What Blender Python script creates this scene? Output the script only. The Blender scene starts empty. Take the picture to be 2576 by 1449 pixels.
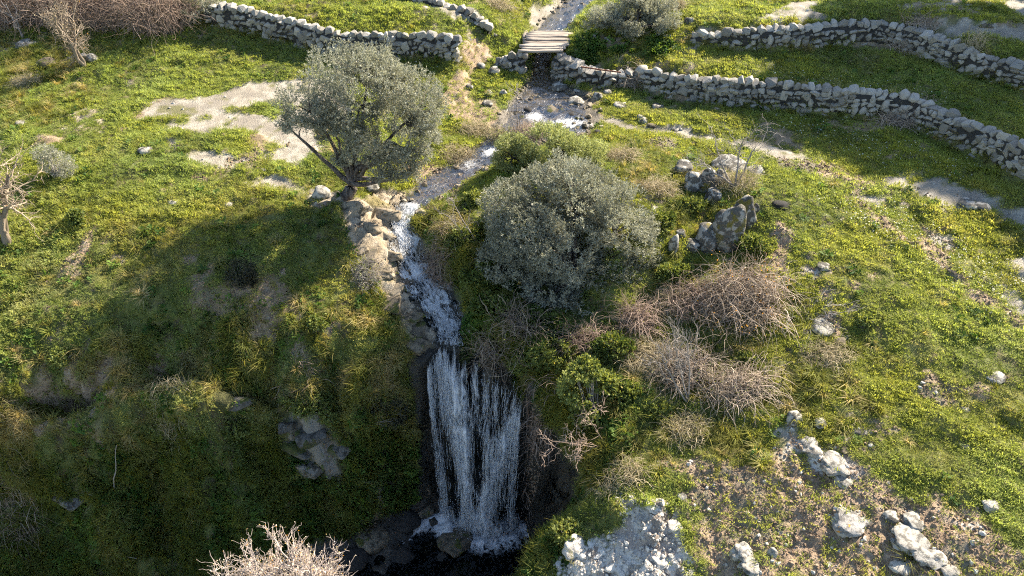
import bpy, math, random
import numpy as np
from mathutils import Vector, Matrix, Euler
from mathutils.geometry import delaunay_2d_cdt
R = math.radians
random.seed(7); rng = np.random.default_rng(11)
sc = bpy.context.scene
col = sc.collection

# ------------------------------------------------------------------ camera
CAM = np.array((0.0, 0.0, 13.0)); PITCH = R(38.0); FPX = 1820.0      # photograph measured on a 2576 x 1449 grid
cam = bpy.data.cameras.new('camera'); cam.sensor_width = 36.0; cam.lens = 36.0 * FPX / 2576.0
cam.clip_end = 600.0; cam.clip_start = 0.1
co = bpy.data.objects.new('camera', cam); col.objects.link(co)
co.location = CAM; co.rotation_euler = (math.pi / 2 - PITCH, 0, 0)
sc.camera = co
# ------------------------------------------------------------------ light
SUN_AZ, SUN_EL = 50.0, 35.0                 # degrees right of +y, and above the horizon
w = bpy.data.worlds.new('World'); sc.world = w; w.use_nodes = True
wn = w.node_tree.nodes; wl = w.node_tree.links
bg = wn['Background']; sky = wn.new('ShaderNodeTexSky'); sky.sky_type = 'NISHITA'; sky.sun_disc = False
sky.sun_elevation = R(SUN_EL); sky.sun_rotation = R(SUN_AZ); sky.air_density = 1.0; sky.dust_density = 0.6; sky.ozone_density = 1.2
wl.new(sky.outputs[0], bg.inputs[0]); bg.inputs[1].default_value = 0.082
sd = bpy.data.lights.new('sun', 'SUN'); sd.energy = 5.0; sd.angle = R(0.6); sd.color = (1.0, 0.89, 0.73)
so = bpy.data.objects.new('sun', sd); col.objects.link(so)
SUNV = Vector((math.sin(R(SUN_AZ)) * math.cos(R(SUN_EL)), math.cos(R(SUN_AZ)) * math.cos(R(SUN_EL)), math.sin(R(SUN_EL))))
so.rotation_euler = SUNV.to_track_quat('Z', 'Y').to_euler(); so.location = (30, 30, 30)
vs = sc.view_settings; vs.view_transform = 'Standard'; vs.look = 'None'; vs.exposure = 1.9; vs.gamma = 1.0
sc.cycles.use_denoising = False; sc.cycles.max_bounces = 6; sc.cycles.transparent_max_bounces = 12
sc.cycles.use_adaptive_sampling = True; sc.cycles.adaptive_threshold = 0.015; sc.cycles.filter_width = 1.1; sc.cycles.adaptive_min_samples = 12; sc.cycles.diffuse_bounces = 2; sc.cycles.glossy_bounces = 2; sc.cycles.transmission_bounces = 3
sc.cycles.sample_clamp_indirect = 4.0; sc.cycles.sample_clamp_direct = 5.0; sc.cycles.blur_glossy = 1.0

# ------------------------------------------------------------------ measuring helpers
SP, CP = math.sin(PITCH), math.cos(PITCH)
def ray(u, v):
    x = (u - 1288.0) / FPX; y = (724.5 - v) / FPX
    return np.array((x, CP + y * SP, -SP + y * CP))
def P(u, v, z):                              # where that line of sight meets height z
    d = ray(u, v); t = (z - CAM[2]) / d[2]
    return CAM + d * t
def PY(u, v, yy):                            # where it meets the upright plane at distance yy
    d = ray(u, v); return CAM + d * (yy / d[1])

def hash2(ix, iy, seed):
    h = (ix.astype(np.int64) * 374761393 + iy.astype(np.int64) * 668265263 + seed * 1442695041) & 0xffffffff
    h = ((h ^ (h >> 13)) * 1274126177) & 0xffffffff
    h = h ^ (h >> 16)
    return (h & 0xffff) / 65535.0
def vnoise(x, y, scale, seed=0):             # smooth value noise, 0..1
    x = np.asarray(x, float) / scale; y = np.asarray(y, float) / scale
    ix = np.floor(x); iy = np.floor(y); fx = x - ix; fy = y - iy
    fx = fx * fx * fx * (fx * (fx * 6 - 15) + 10); fy = fy * fy * fy * (fy * (fy * 6 - 15) + 10)
    a = hash2(ix, iy, seed); b = hash2(ix + 1, iy, seed); c = hash2(ix, iy + 1, seed); d = hash2(ix + 1, iy + 1, seed)
    return (a * (1 - fx) + b * fx) * (1 - fy) + (c * (1 - fx) + d * fx) * fy
def fbm(x, y, scale, seed=0, octv=4, gain=0.5):
    s = 0.0; a = 1.0; n = 0.0
    for k in range(octv):
        c, q = math.cos(0.6 * k + .3), math.sin(0.6 * k + .3)
        s = s + a * vnoise(x * c - y * q, x * q + y * c, scale / 2 ** k, seed + 17 * k); n += a; a *= gain
    return s / n
def cells(x, y, scale, seed=0):              # distance to nearest jittered cell point (F1), 0..~1
    x = x / scale; y = y / scale; ix = np.floor(x); iy = np.floor(y); best = np.full(x.shape, 9.0)
    for dx in (-1, 0, 1):
        for dy in (-1, 0, 1):
            px = ix + dx + hash2(ix + dx, iy + dy, seed); py = iy + dy + hash2(ix + dx, iy + dy, seed + 5)
            best = np.minimum(best, (px - x) ** 2 + (py - y) ** 2)
    return np.sqrt(best)
def sstep(a, b, x):
    t = np.clip((x - a) / (b - a), 0, 1); return t * t * (3 - 2 * t)

# ------------------------------------------------------------------ terrain: measured points and break lines
# (u, v, z): a sight line and the height of the ground there
KP = [
 # left plateau
 (760,430,2.5),(600,300,2.9),(400,300,2.95),(560,430,2.6),(360,390,2.75),(700,210,3.15),(200,400,2.7),(0,330,2.9),(0,180,3.4),
 (300,150,3.55),(150,250,3.1),(480,200,3.3),(640,370,2.7),(820,330,2.8),(980,300,2.75),(1120,280,2.62),(1180,240,2.68),(1050,360,2.45),(900,400,2.5),
 (0,60,3.9),(0,0,4.3),(300,30,4.1),(480,40,4.3),(620,10,4.75),(900,20,4.6),(1100,15,4.6),(1000,70,4.1),(1200,90,3.75),(1250,50,4.0),(1300,15,3.95),
 (1215,140,3.15),(1180,185,2.9),
 # left slope
 (440,540,2.25),(200,560,2.2),(0,600,2.0),(650,560,2.1),(800,580,1.95),(600,700,1.55),(300,750,1.4),(0,800,1.1),(840,700,1.3),
 (880,800,.85),(700,800,1.0),(550,870,.55),(300,900,.5),(100,900,.45),(750,880,.5),(930,880,.35),
 # chute banks
 (850,500,2.3),(880,560,2.05),(905,640,1.6),(950,730,.95),(980,800,.5),(1040,870,.12),(1060,800,.38),(1000,700,1.05),(960,620,1.6),
 (1170,620,1.75),(1180,700,1.3),(1230,780,.95),(1230,860,.55),(1300,860,.6),(1250,700,1.2),(1100,580,1.9),(1150,530,2.05),
 (1300,450,2.5),(1240,480,2.35),(1420,480,2.5),(1420,700,1.0),(1400,900,.55),(1330,920,.35),(1200,480,2.2),
 # right of the fall
 (1420,990,.2),(1520,1060,.2),(1560,1130,.05),(1560,960,.7),(1560,820,1.0),(1700,950,.7),(1700,1050,.45),
 (1900,480,2.65),(1700,600,2.1),(1650,700,1.5),(1850,700,1.7),(2000,800,1.55),(1950,1050,.85),(1760,660,1.5),(1760,450,2.5),(1560,380,2.45),(1560,620,2.2),
 (2200,700,2.0),(2576,850,1.85),(2400,500,2.62),(2576,560,2.45),(2200,450,2.6),(2000,370,2.6),(1700,335,2.5),(1850,340,2.5),
 (2400,640,2.2),(2576,700,2.2),(2576,1100,1.3),(2200,1100,.95),(2350,900,1.55),(2000,600,2.2),(1600,1230,.05),(1900,1300,.2),(2300,1300,.6),(2576,1300,1.0),(2576,1449,.8),
 (2000,1449,.1),(1550,1300,-.3),(1420,1330,-.95),(1360,1449,-1.3),(1700,1449,-.45),(1750,1180,.3),
 # pool by the bridge and slope under the wall
 (1500,250,2.62),(1600,300,2.5),(1480,215,2.75),(1750,300,2.6),(1400,215,2.62),(1300,215,2.72),(1260,210,2.8),
 # terraces
 (1450,100,3.65),(1560,130,3.6),(1700,155,3.65),(2000,180,3.62),(2300,225,3.62),(2500,300,3.6),(1500,70,3.85),(1620,95,3.85),(1480,40,3.95),
 (2000,45,4.75),(2576,80,4.85),(2200,10,5.0),(1800,40,4.6),(2400,50,4.9),(2576,0,5.15),(1700,5,4.5),(1500,0,4.1),(1400,-30,4.1),
]
STREAM = [ # centre line: u, v, water height, half width (m)
 (1505,-40,4.0,.7),(1455,8,3.72,.7),(1408,48,3.52,.6),(1376,88,3.33,.5),(1364,140,2.98,.42),(1358,185,2.70,.45),(1370,225,2.58,.9),
 (1385,262,2.50,1.45),(1380,298,2.44,1.75),(1310,335,2.38,1.15),(1240,378,2.25,.62),(1170,420,2.12,.62),(1090,470,2.02,.62),(1030,520,1.93,.36),
 (1005,560,1.74,.32),(1018,610,1.46,.48),(1050,680,1.0,.62),(1090,745,.62,.62),(1122,800,.30,.52),(1132,838,.13,.36),(1128,866,.03,.38)]
S3 = np.array([P(u, v, z) for u, v, z, h in STREAM]); SH = np.array([h for *_, h in STREAM])
pts = [tuple(P(*k)) for k in KP]
edges = []
def add_line(L, closed=False):
    i0 = len(pts)
    for p in L: pts.append((float(p[0]), float(p[1]), float(p[2])))
    for i in range(len(L) - 1): edges.append((i0 + i, i0 + i + 1))
# stream bed: centre and the two water edges
DS = np.gradient(S3[:, :2], axis=0); DS /= np.linalg.norm(DS, axis=1)[:, None]; NS = np.stack((DS[:, 1], -DS[:, 0]), 1)   # right-hand side looking downstream
bed = S3[:-1].copy(); bed[:, 2] -= np.where(np.arange(len(bed)) > 12, .06, .13); add_line(bed)
for sgn in (-1, 1):
    L = S3[:-1].copy(); L[:, :2] += NS[:-1] * (SH[:-1] * sgn)[:, None]; L[:, 2] += .015
    add_line(L)
# the fall: lip and foot
LIP = [(1078,905,-.02),(1100,878,.0),(1130,868,.02),(1180,880,-.03),(1230,905,-.12),(1275,930,-.2),(1314,955,-.3)]
FOOT = [(1112,1268,-5.0),(1126,1280,-5.0),(1150,1300,-5.0),(1190,1318,-5.0),(1240,1328,-5.0),(1280,1318,-5.0),(1308,1305,-5.0)]
LIP3 = np.array([P(*k) for k in LIP]); FOOT3 = np.array([P(*k) for k in FOOT])
back = np.array((0.0, .16, -.05))
# rim of the ravine, left to right, and the foot of its sides
RIM_L = [P(-900,1120,-1.1), P(-300,1060,-.8), P(0,1030,-.1), P(250,985,.1), P(500,940,.3), P(620,935,.38), P(760,960,.25), P(900,965,-.1), P(985,945,-.2), P(1045,910,-.1)]
RIM_R = [P(1345,985,-.28), P(1420,1060,-.25), P(1470,1120,-.3), P(1488,1180,-.5), P(1440,1260,-.75), P(1380,1310,-1.0), P(1330,1370,-1.25), P(1300,1440,-1.45), np.array((-.4,6.6,-1.8)), np.array((-1.5,4.5,-2.1)), np.array((-4.0,2.0,-2.4)), np.array((-12.0,-2,-2.6)), np.array((-30.0,-6,-3.2))]
add_line(RIM_L + list(LIP3 + back) + RIM_R)
BOT_L = [np.array((-32,8.0,-7.2)), np.array((-22,9.3,-6.4)), np.array((-15,10.2,-5.7)), np.array((-9,10.5,-5.35)), np.array((-6.6,11.0,-5.2)), np.array((-4.2,11.9,-5.05)), np.array((-2.7,12.5,-5.0))]
BOT_R = [np.array((.55,11.9,-5.0)), np.array((.95,11.2,-5.05)), np.array((.9,10.4,-5.1)), np.array((.2,9.3,-5.1)), np.array((-1.2,8.4,-5.15)), np.array((-3.2,7.9,-5.3)), np.array((-6.5,7.7,-5.5)), np.array((-12,7.2,-6.0)), np.array((-30,4.0,-7.4))]
add_line(BOT_L + list(FOOT3 + back * 1.2) + BOT_R)
for p in ((-1.0,10.4,-5.28),(-2.6,10.3,-5.35),(-5,9.9,-5.5),(-8,9.2,-5.75),(-14,8.8,-6.1),(-.2,11.2,-5.3)): pts.append(p)
# ledge on the steep left bank
add_line([P(450,1020,-1.2), P(560,1015,-.9), P(700,1040,-1.1), P(840,1060,-1.4)])
for q in ((200,1150,-2.6),(420,1200,-2.9),(650,1180,-2.8),(820,1180,-2.9),(1000,1150,-3.0),(100,1300,-4.2),(400,1330,-4.4),(700,1320,-4.3),(950,1260,-4.2),(680,1080,-1.9),(760,1160,-2.7)): pts.append(tuple(P(*q)))
# retaining walls: foot line, and ground level behind
WALLS = {
 'left': ([(520,66),(545,70),(620,86),(700,106),(780,128),(840,146),(880,149),(1000,149),(1080,149),(1146,157)], [4.1,4.05,3.92,3.75,3.6,3.45,3.43,3.4,3.38,3.35], [.5,.78,.8,.8,.8,.85,.8,.8,.8,.78], .55),
 'lower': ([(1590,216),(1640,236),(1700,252),(1760,262),(1850,272),(1950,281),(2050,293),(2130,301),(2200,303),(2285,316),(2310,334),(2370,362),(2440,397),(2510,437),(2600,490),(2720,570)],
           [2.66,2.62,2.62,2.62,2.64,2.66,2.68,2.7,2.7,2.72,2.72,2.73,2.74,2.75,2.76,2.78], [.62,.72,.75,.8,.85,.88,.88,.88,.85,.82,.8,.82,.88,.92,.95,.95], .85),
 'upper': ([(1735,110),(1850,126),(1960,129),(2050,124),(2150,119),(2205,117),(2260,131),(2340,157),(2410,186),(2480,206),(2590,236),(2700,270)],
           [3.85,3.8,3.8,3.8,3.82,3.82,3.8,3.8,3.78,3.76,3.74,3.72], [.3,.6,.75,.75,.8,.78,.78,.75,.72,.7,.72,.72], .8),
}
WALL3 = {}
for nm, (uv, zz, hh, fill) in WALLS.items():
    B = np.array([P(u, v, z) for (u, v), z in zip(uv, zz)])
    d = np.gradient(B[:, :2], axis=0); d /= np.linalg.norm(d, axis=1)[:, None]; nb = np.stack((-d[:, 1], d[:, 0]), 1)
    T = B.copy(); T[:, :2] += nb * .42; T[:, 2] += np.array(hh) * fill
    add_line(B); add_line(T); WALL3[nm] = (B, nb, np.array(hh) * 1.15)
# the far surroundings
for p in ((-70,90,9),(0,100,10),(70,90,10),(-70,40,5.5),(80,45,7),(-60,15,1),(-60,-10,-5),(60,15,2.5),(50,-15,-2),(0,-15,-3.5),(-40,-25,-4),(8,1,-.6),(16,6,.9),(25,3,.8),(-30,18,.8),(-25,26,3.2),(30,30,5.2),(32,20,3.0),(20,14,1.6),(0,45,5.2),(-25,45,5.6),(30,45,6.2),(-12,4.0,-3.3),(-4,5,-3.2),(-22,3,-4.0),(3,4.5,-1.0),(6,6.5,-.2)): pts.append(p)

v2 = [Vector((p[0], p[1])) for p in pts]
cv, ce, cf, ov, oe, of = delaunay_2d_cdt(v2, edges, [], 0, 1e-4)
cz = np.zeros(len(cv)); A = np.array(pts)
for i, src in enumerate(ov):
    if src: cz[i] = np.mean([pts[k][2] for k in src])
    else:                                    # two break lines cross: nearest measured point
        dd = (A[:, 0] - cv[i].x) ** 2 + (A[:, 1] - cv[i].y) ** 2; k = np.argsort(dd)[:3]; wgt = 1 / (dd[k] + .01); cz[i] = (A[k, 2] * wgt).sum() / wgt.sum()
# grid lines, finest where the place is near
def axis(segs):
    out = [segs[0][0]]
    for a, b, n in segs: out += list(np.linspace(a, b, n + 1)[1:])
    return np.array(out)
GX = axis([(-70,-34,26),(-34,-19,50),(-19,-11,80),(-11,-7,52),(-7,4,190),(4,11,92),(11,19,74),(19,34,50),(34,80,26)])
GY = axis([(-20,2,22),(2,7,34),(7,9,32),(9,15.5,130),(15.5,21,84),(21,30,104),(30,38,44),(38,95,40)])
XX, YY = np.meshgrid(GX, GY)
ZZ = np.full(XX.shape, np.nan)
for tri in cf:
    for k in range(1, len(tri) - 1):
        ia, ib, ic = tri[0], tri[k], tri[k + 1]
        ax, ay = cv[ia]; bx, by = cv[ib]; cx, cy = cv[ic]
        x0, x1 = np.searchsorted(GX, [min(ax, bx, cx) - 1e-6, max(ax, bx, cx) + 1e-6]); y0, y1 = np.searchsorted(GY, [min(ay, by, cy) - 1e-6, max(ay, by, cy) + 1e-6])
        if x1 <= x0 or y1 <= y0: continue
        det = (by - cy) * (ax - cx) + (cx - bx) * (ay - cy)
        if abs(det) < 1e-12: continue
        gx = XX[y0:y1, x0:x1]; gy = YY[y0:y1, x0:x1]
        l1 = ((by - cy) * (gx - cx) + (cx - bx) * (gy - cy)) / det; l2 = ((cy - ay) * (gx - cx) + (ax - cx) * (gy - cy)) / det; l3 = 1 - l1 - l2
        m = (l1 >= -1e-6) & (l2 >= -1e-6) & (l3 >= -1e-6)
        ZZ[y0:y1, x0:x1] = np.where(m, l1 * cz[ia] + l2 * cz[ib] + l3 * cz[ic], ZZ[y0:y1, x0:x1])
nanm = np.isnan(ZZ)
if nanm.any(): ZZ[nanm] = np.interp(YY[nanm], [-20, 95], [-3.0, 9.0])
def smooth(Z, n, keep=None):
    for _ in range(n):
        Q = np.pad(Z, 1, mode='edge'); S = (Q[:-2, 1:-1] + Q[2:, 1:-1] + Q[1:-1, :-2] + Q[1:-1, 2:] + 4 * Z) / 8
        Z = S if keep is None else Z + (S - Z) * keep
    return Z
ZZ = smooth(ZZ, 4)
Zs = smooth(ZZ, 26)                          # rounder shape away from walls and the fall
def dline(L, X, Y):                          # distance to a polyline
    best = np.full(X.shape, 1e9)
    for a, b in zip(L[:-1], L[1:]):
        ax, ay, bx, by = a[0], a[1], b[0], b[1]; l2 = (bx - ax) ** 2 + (by - ay) ** 2 + 1e-12
        t = np.clip(((X - ax) * (bx - ax) + (Y - ay) * (by - ay)) / l2, 0, 1)
        best = np.minimum(best, (X - ax - t * (bx - ax)) ** 2 + (Y - ay - t * (by - ay)) ** 2)
    return np.sqrt(best)
dS = dline(S3, XX, YY)
dW = np.minimum.reduce([dline(B + np.c_[nb * .2, np.zeros(len(B))], XX, YY) for B, nb, h in WALL3.values()])
dF = np.minimum(dline(LIP3, XX, YY), dline(FOOT3, XX, YY))
soft = sstep(.35, 1.2, np.minimum.reduce([dS - .4, dW, dF]))
ZZ = ZZ * (1 - soft) + Zs * soft
gyz, gxz = np.gradient(ZZ, GY, GX); SLOPE0 = np.hypot(gxz, gyz)
steep = sstep(.55, 1.3, SLOPE0)
def gz(x, y, Z=None):                        # bilinear height of the ground
    Z = ZZ if Z is None else Z
    x = np.atleast_1d(np.asarray(x, float)); y = np.atleast_1d(np.asarray(y, float))
    i = np.clip(np.searchsorted(GX, x) - 1, 0, len(GX) - 2); j = np.clip(np.searchsorted(GY, y) - 1, 0, len(GY) - 2)
    fx = np.clip((x - GX[i]) / (GX[i + 1] - GX[i]), 0, 1); fy = np.clip((y - GY[j]) / (GY[j + 1] - GY[j]), 0, 1)
    return (Z[j, i] * (1 - fx) + Z[j, i + 1] * fx) * (1 - fy) + (Z[j + 1, i] * (1 - fx) + Z[j + 1, i + 1] * fx) * fy
def ground(u, v):                            # the point of the ground on that line of sight
    d = ray(u, v); t = np.arange(8.0, 75.0, .03); p = CAM[None] + d[None] * t[:, None]
    below = p[:, 2] < gz(p[:, 0], p[:, 1]); k = int(np.argmax(below)) if below.any() else len(t) - 1
    return p[k]
ZBASE = ZZ.copy()

# ------------------------------------------------------------------ what covers the ground: outlines on the ground
def outline(poly): return np.array([ground(u, v)[:2] for u, v in poly])
def inside(poly2, X, Y):
    c = np.zeros(X.shape, bool); n = len(poly2); j = n - 1
    for i in range(n):
        xi, yi = poly2[i]; xj, yj = poly2[j]
        if yi != yj: c ^= ((yi > Y) != (yj > Y)) & (X < (xj - xi) * (Y - yi) / (yj - yi) + xi)
        j = i
    return c
def patch(poly2, width):                     # 1 inside, .5 on the edge, 0 outside
    L = np.vstack((poly2, poly2[:1])); d = dline(L, XX, YY); s = np.where(inside(poly2, XX, YY), d, -d)
    return np.clip(.5 + s / (2 * width), 0, 1)
def cover(polys, width):
    m = np.zeros(XX.shape)
    for p in polys: m = np.maximum(m, patch(outline(p), width))
    return m
PALE = [ # flat pale limestone
 [(351,303),(379,255),(471,254),(575,225),(640,205),(760,196),(880,215),(880,310),(800,335),(780,390),(768,442),(735,425),(640,395),(560,372),(500,345),(440,330)],
 [(400,350),(450,352),(440,385),(415,375)],[(440,380),(520,372),(600,385),(640,400),(580,430),(490,420)],[(600,450),(700,440),(770,455),(860,490),(840,515),(760,480),(640,470)],
 [(1500,300),(1560,290),(1610,320),(1700,322),(1800,340),(1900,355),(2010,385),(2050,400),(1980,408),(1900,380),(1800,360),(1700,345),(1560,325)],
 [(1060,5),(1130,5),(1200,30),(1230,60),(1190,55),(1120,30)],
 [(1900,50),(1990,5),(2060,0),(2040,25),(2090,40),(2060,58),(1950,60)],[(1750,85),(1850,68),(1960,62),(1960,74),(1840,85)],
 [(2330,75),(2400,55),(2480,65),(2576,75),(2640,85),(2620,108),(2480,95),(2400,98)],[(2510,0),(2600,0),(2620,60),(2560,40)],
 [(2290,462),(2350,450),(2440,470),(2540,520),(2620,560),(2600,590),(2500,530),(2380,515),(2320,490)],[(2350,590),(2400,595),(2385,620),(2350,610)],[(2500,655),(2600,640),(2640,690),(2580,690)],[(2500,700),(2620,790),(2600,810),(2520,760)],
 [(2220,445),(2290,440),(2280,470),(2230,465)],[(2150,480),(2215,500),(2200,515),(2140,495)],[(1960,1090),(1995,1085),(2012,1140),(1965,1145)],
 [(1330,20),(1420,-10),(1480,20),(1440,70),(1330,75)],
]
WHITE = [ # rough white outcrop on the near right edge and small ones above it
 [(1530,1262),(1570,1240),(1640,1258),(1690,1262),(1715,1310),(1725,1370),(1740,1430),(1760,1520),(1330,1520),(1390,1440),(1440,1380),(1500,1345),(1560,1330)],
 [(2010,1120),(2045,1118),(2075,1160),(2130,1165),(2150,1200),(2110,1215),(2070,1180)],
]
SOIL = [ # trampled brown soil
 [(1690,1165),(1790,1165),(1850,1190),(1900,1160),(2010,1150),(2160,1210),(2260,1260),(2330,1260),(2470,1330),(2560,1400),(2620,1500),(1760,1520),(1740,1400),(1700,1300),(1720,1240)],
 [(1950,560),(1990,600),(1975,690),(1930,680),(1940,610)],[(2060,800),(2100,790),(2120,840),(2070,850)],
 [(2090,480),(2150,490),(2250,575),(2400,680),(2620,850),(2600,870),(2380,690),(2220,580)],
 [(1950,400),(2100,410),(2200,460),(2150,495),(2060,450),(1960,430)],[(1165,105),(1230,108),(1230,150),(1190,190),(1165,160)],
 [(1100,250),(1140,185),(1180,160),(1210,165),(1190,205),(1170,240),(1240,255),(1280,290),(1270,330),(1200,300),(1120,300)],
 [(210,580),(235,570),(225,610),(185,680),(140,700),(190,620)],[(395,455),(440,450),(450,480),(400,490)],
]
SLAB = [ # warm cracked ledges beside the chute
 [(850,500),(900,500),(1000,520),(1040,540),(1000,560),(985,600),(985,660),(1010,720),(1060,790),(1110,850),(1060,880),(1020,850),(970,760),(930,690),(880,620),(855,540)],
 [(930,470),(1010,480),(1060,510),(1010,530),(920,500)],
]
ROCKFACE = [ # grey rock showing through the steep left bank
 [(690,1050),(730,1035),(780,1060),(850,1070),(830,1120),(800,1170),(750,1170),(720,1110)],[(550,1000),(620,990),(640,1015),(580,1030)],[(800,1110),(860,1130),(850,1200),(790,1180)],
 [(130,1240),(200,1240),(190,1290),(120,1290)],
]
ISLE = [[(519,352),(560,333),(640,333),(703,365),(690,388),(620,392),(550,378)],[(591,275),(640,262),(703,259),(720,275),(690,288),(620,286)],[(380,300),(440,292),(470,300),(420,308)],[(720,440),(760,420),(840,400),(880,440),(820,470),(760,465)]]
TRACK = SOIL[3:4]; M_pale = np.clip(cover(PALE, .22) - 1.0 * cover(ISLE, .3), 0, 1); M_white = cover(WHITE, .35); M_soil = np.maximum(cover(SOIL[:1], .5), cover(SOIL[1:], .16)); M_slab = cover(SLAB, .18); M_face = cover(ROCKFACE, .3)
sw = np.interp(0, [0], [0])
def stream_side():                           # signed distance to the water's edge
    best = np.full(XX.shape, 1e9)
    for i in range(len(S3) - 1):
        a, b = S3[i], S3[i + 1]; l2 = ((b[:2] - a[:2]) ** 2).sum() + 1e-9
        t = np.clip(((XX - a[0]) * (b[0] - a[0]) + (YY - a[1]) * (b[1] - a[1])) / l2, 0, 1)
        d = np.hypot(XX - a[0] - t * (b[0] - a[0]), YY - a[1] - t * (b[1] - a[1])) - (SH[i] * (1 - t) + SH[i + 1] * t)
        best = np.minimum(best, d)
    return best
D_stream = stream_side()
FALLPOLY = np.vstack((LIP3[:, :2] + back[:2] + (0, .05), FOOT3[::-1, :2]))
M_wet = np.clip(.5 - D_stream / .35, 0, 1)
RAV = np.array([p[:2] for p in BOT_L] + [p[:2] for p in FOOT3] + [p[:2] for p in BOT_R])
M_rav = patch(RAV, .35)
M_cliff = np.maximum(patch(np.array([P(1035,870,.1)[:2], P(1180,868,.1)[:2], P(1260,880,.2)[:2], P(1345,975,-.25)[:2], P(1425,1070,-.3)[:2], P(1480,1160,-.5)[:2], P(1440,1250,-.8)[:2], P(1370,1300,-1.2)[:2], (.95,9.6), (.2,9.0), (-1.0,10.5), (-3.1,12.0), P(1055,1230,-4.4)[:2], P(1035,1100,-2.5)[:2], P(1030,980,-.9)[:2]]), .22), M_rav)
# relief
n1 = fbm(XX, YY, 2.4, 1, 4) - .5; n2 = fbm(XX, YY, .55, 2, 3) - .5; n3 = fbm(XX, YY, .22, 3, 2) - .5
rock = np.clip(np.maximum.reduce([sstep(.35, .65, M_pale), sstep(.3, .7, M_white), sstep(.4, .6, M_slab), sstep(.4, .6, M_wet)]), 0, 1)
near_struct = sstep(.15, .8, np.minimum(dW, np.maximum(D_stream, 0) + .1))
ZZ = ZZ + near_struct * ((1 - rock) * (n1 * .32 + n2 * .19 + n3 * .10) + steep * (n2 * .38 + (cells(XX, YY, .8, 4) - .5) * .12))
lump = np.clip(1 - cells(XX, YY, .62, 9) * 1.25, 0, 1) * (fbm(XX, YY, 1.1, 44, 2) > .44) + .55 * np.clip(1 - cells(XX, YY, .26, 12) * 1.2, 0, 1)
ZZ += sstep(.35, .75, M_white) * (lump * .24 - .08 + n3 * .07)
clod = np.clip(1 - cells(XX, YY, .17, 21), 0, 1)
ZZ += sstep(.3, .7, M_soil + (fbm(XX, YY, .5, 31, 2) - .5) * .6) * (clod * .07 - .02)
ZZ += sstep(.4, .6, M_pale) * ((cells(XX, YY, .45, 7) - .5) * .03 - .02)
bz = (XX * .55 - YY * .83) * .9 + fbm(XX, YY, .7, 50, 3) * 1.6; stepz = (np.floor(bz * 2.6) - bz * 2.6 + .5) * .5 + (np.floor(fbm(XX, YY, .5, 51, 2) * 7) / 7 - .5)
ZZ += sstep(.4, .7, M_slab) * (stepz * .26 + n3 * .08)
ZZ += sstep(.4, .7, M_face) * ((cells(XX, YY, .3, 15) - .4) * .18)
ZZ += sstep(.5, .8, M_cliff) * ((cells(XX, YY, .5, 17) - .5) * .22)
# trodden ledge across the left slope
LEDGE = [ground(u, v) for u, v in ((-60,1015),(0,1005),(120,985),(250,955),(380,925),(480,900),(560,875),(640,840))]
d_ledge = dline(np.array(LEDGE), XX, YY); ZZ -= .16 * np.exp(-(d_ledge / .2) ** 2) * (.5 + fbm(XX, YY, .6, 66, 2)); M_soil = np.maximum(M_soil, .62 * np.exp(-(d_ledge / .16) ** 2))
gyz, gxz = np.gradient(ZZ, GY, GX); SLOPE = np.hypot(gxz, gyz)

# ------------------------------------------------------------------ object helpers
def tag(o, label=None, cat=None, group=None, kind=None):
    if label: o['label'] = label
    if cat: o['category'] = cat
    if group: o['group'] = group
    if kind: o['kind'] = kind
    return o
def link(o, parent=None):
    col.objects.link(o)
    if parent is not None: o.parent = parent
    return o
def empty(name, loc, rz=0.0):
    o = bpy.data.objects.new(name, None); o.location = loc; o.rotation_euler = (0, 0, rz); o.empty_display_size = .1
    return link(o)
def mesh_np(name, V, F, smooth_=False, attrs=None, mats=()):
    """V (n,3); F an (m,k) array or a list of such arrays"""
    me = bpy.data.meshes.new(name); V = np.asarray(V, np.float32)
    Fs = F if isinstance(F, list) else [F]; Fs = [np.asarray(f, np.int32) for f in Fs if len(f)]
    me.vertices.add(len(V)); me.vertices.foreach_set('co', V.ravel())
    nl = sum(f.size for f in Fs); npoly = sum(len(f) for f in Fs)
    me.loops.add(nl); me.polygons.add(npoly)
    me.loops.foreach_set('vertex_index', np.concatenate([f.ravel() for f in Fs]))
    st = []; o = 0
    for f in Fs: st.append(o + np.arange(len(f)) * f.shape[1]); o += f.size
    me.polygons.foreach_set('loop_start', np.concatenate(st).astype(np.int32))
    if smooth_: me.polygons.foreach_set('use_smooth', np.ones(npoly, bool))
    for k, a in (attrs or {}).items():
        a = np.asarray(a, np.float32)
        if a.ndim == 1: at = me.attributes.new(k, 'FLOAT', 'POINT'); at.data.foreach_set('value', a)
        else: at = me.attributes.new(k, 'FLOAT_VECTOR', 'POINT'); at.data.foreach_set('vector', a.ravel())
    for m in mats: me.materials.append(m)
    me.update(calc_edges=True)
    return me
def obj(name, me, parent=None, loc=None):
    o = bpy.data.objects.new(name, me)
    if loc is not None: o.location = loc
    return link(o, parent)

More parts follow.
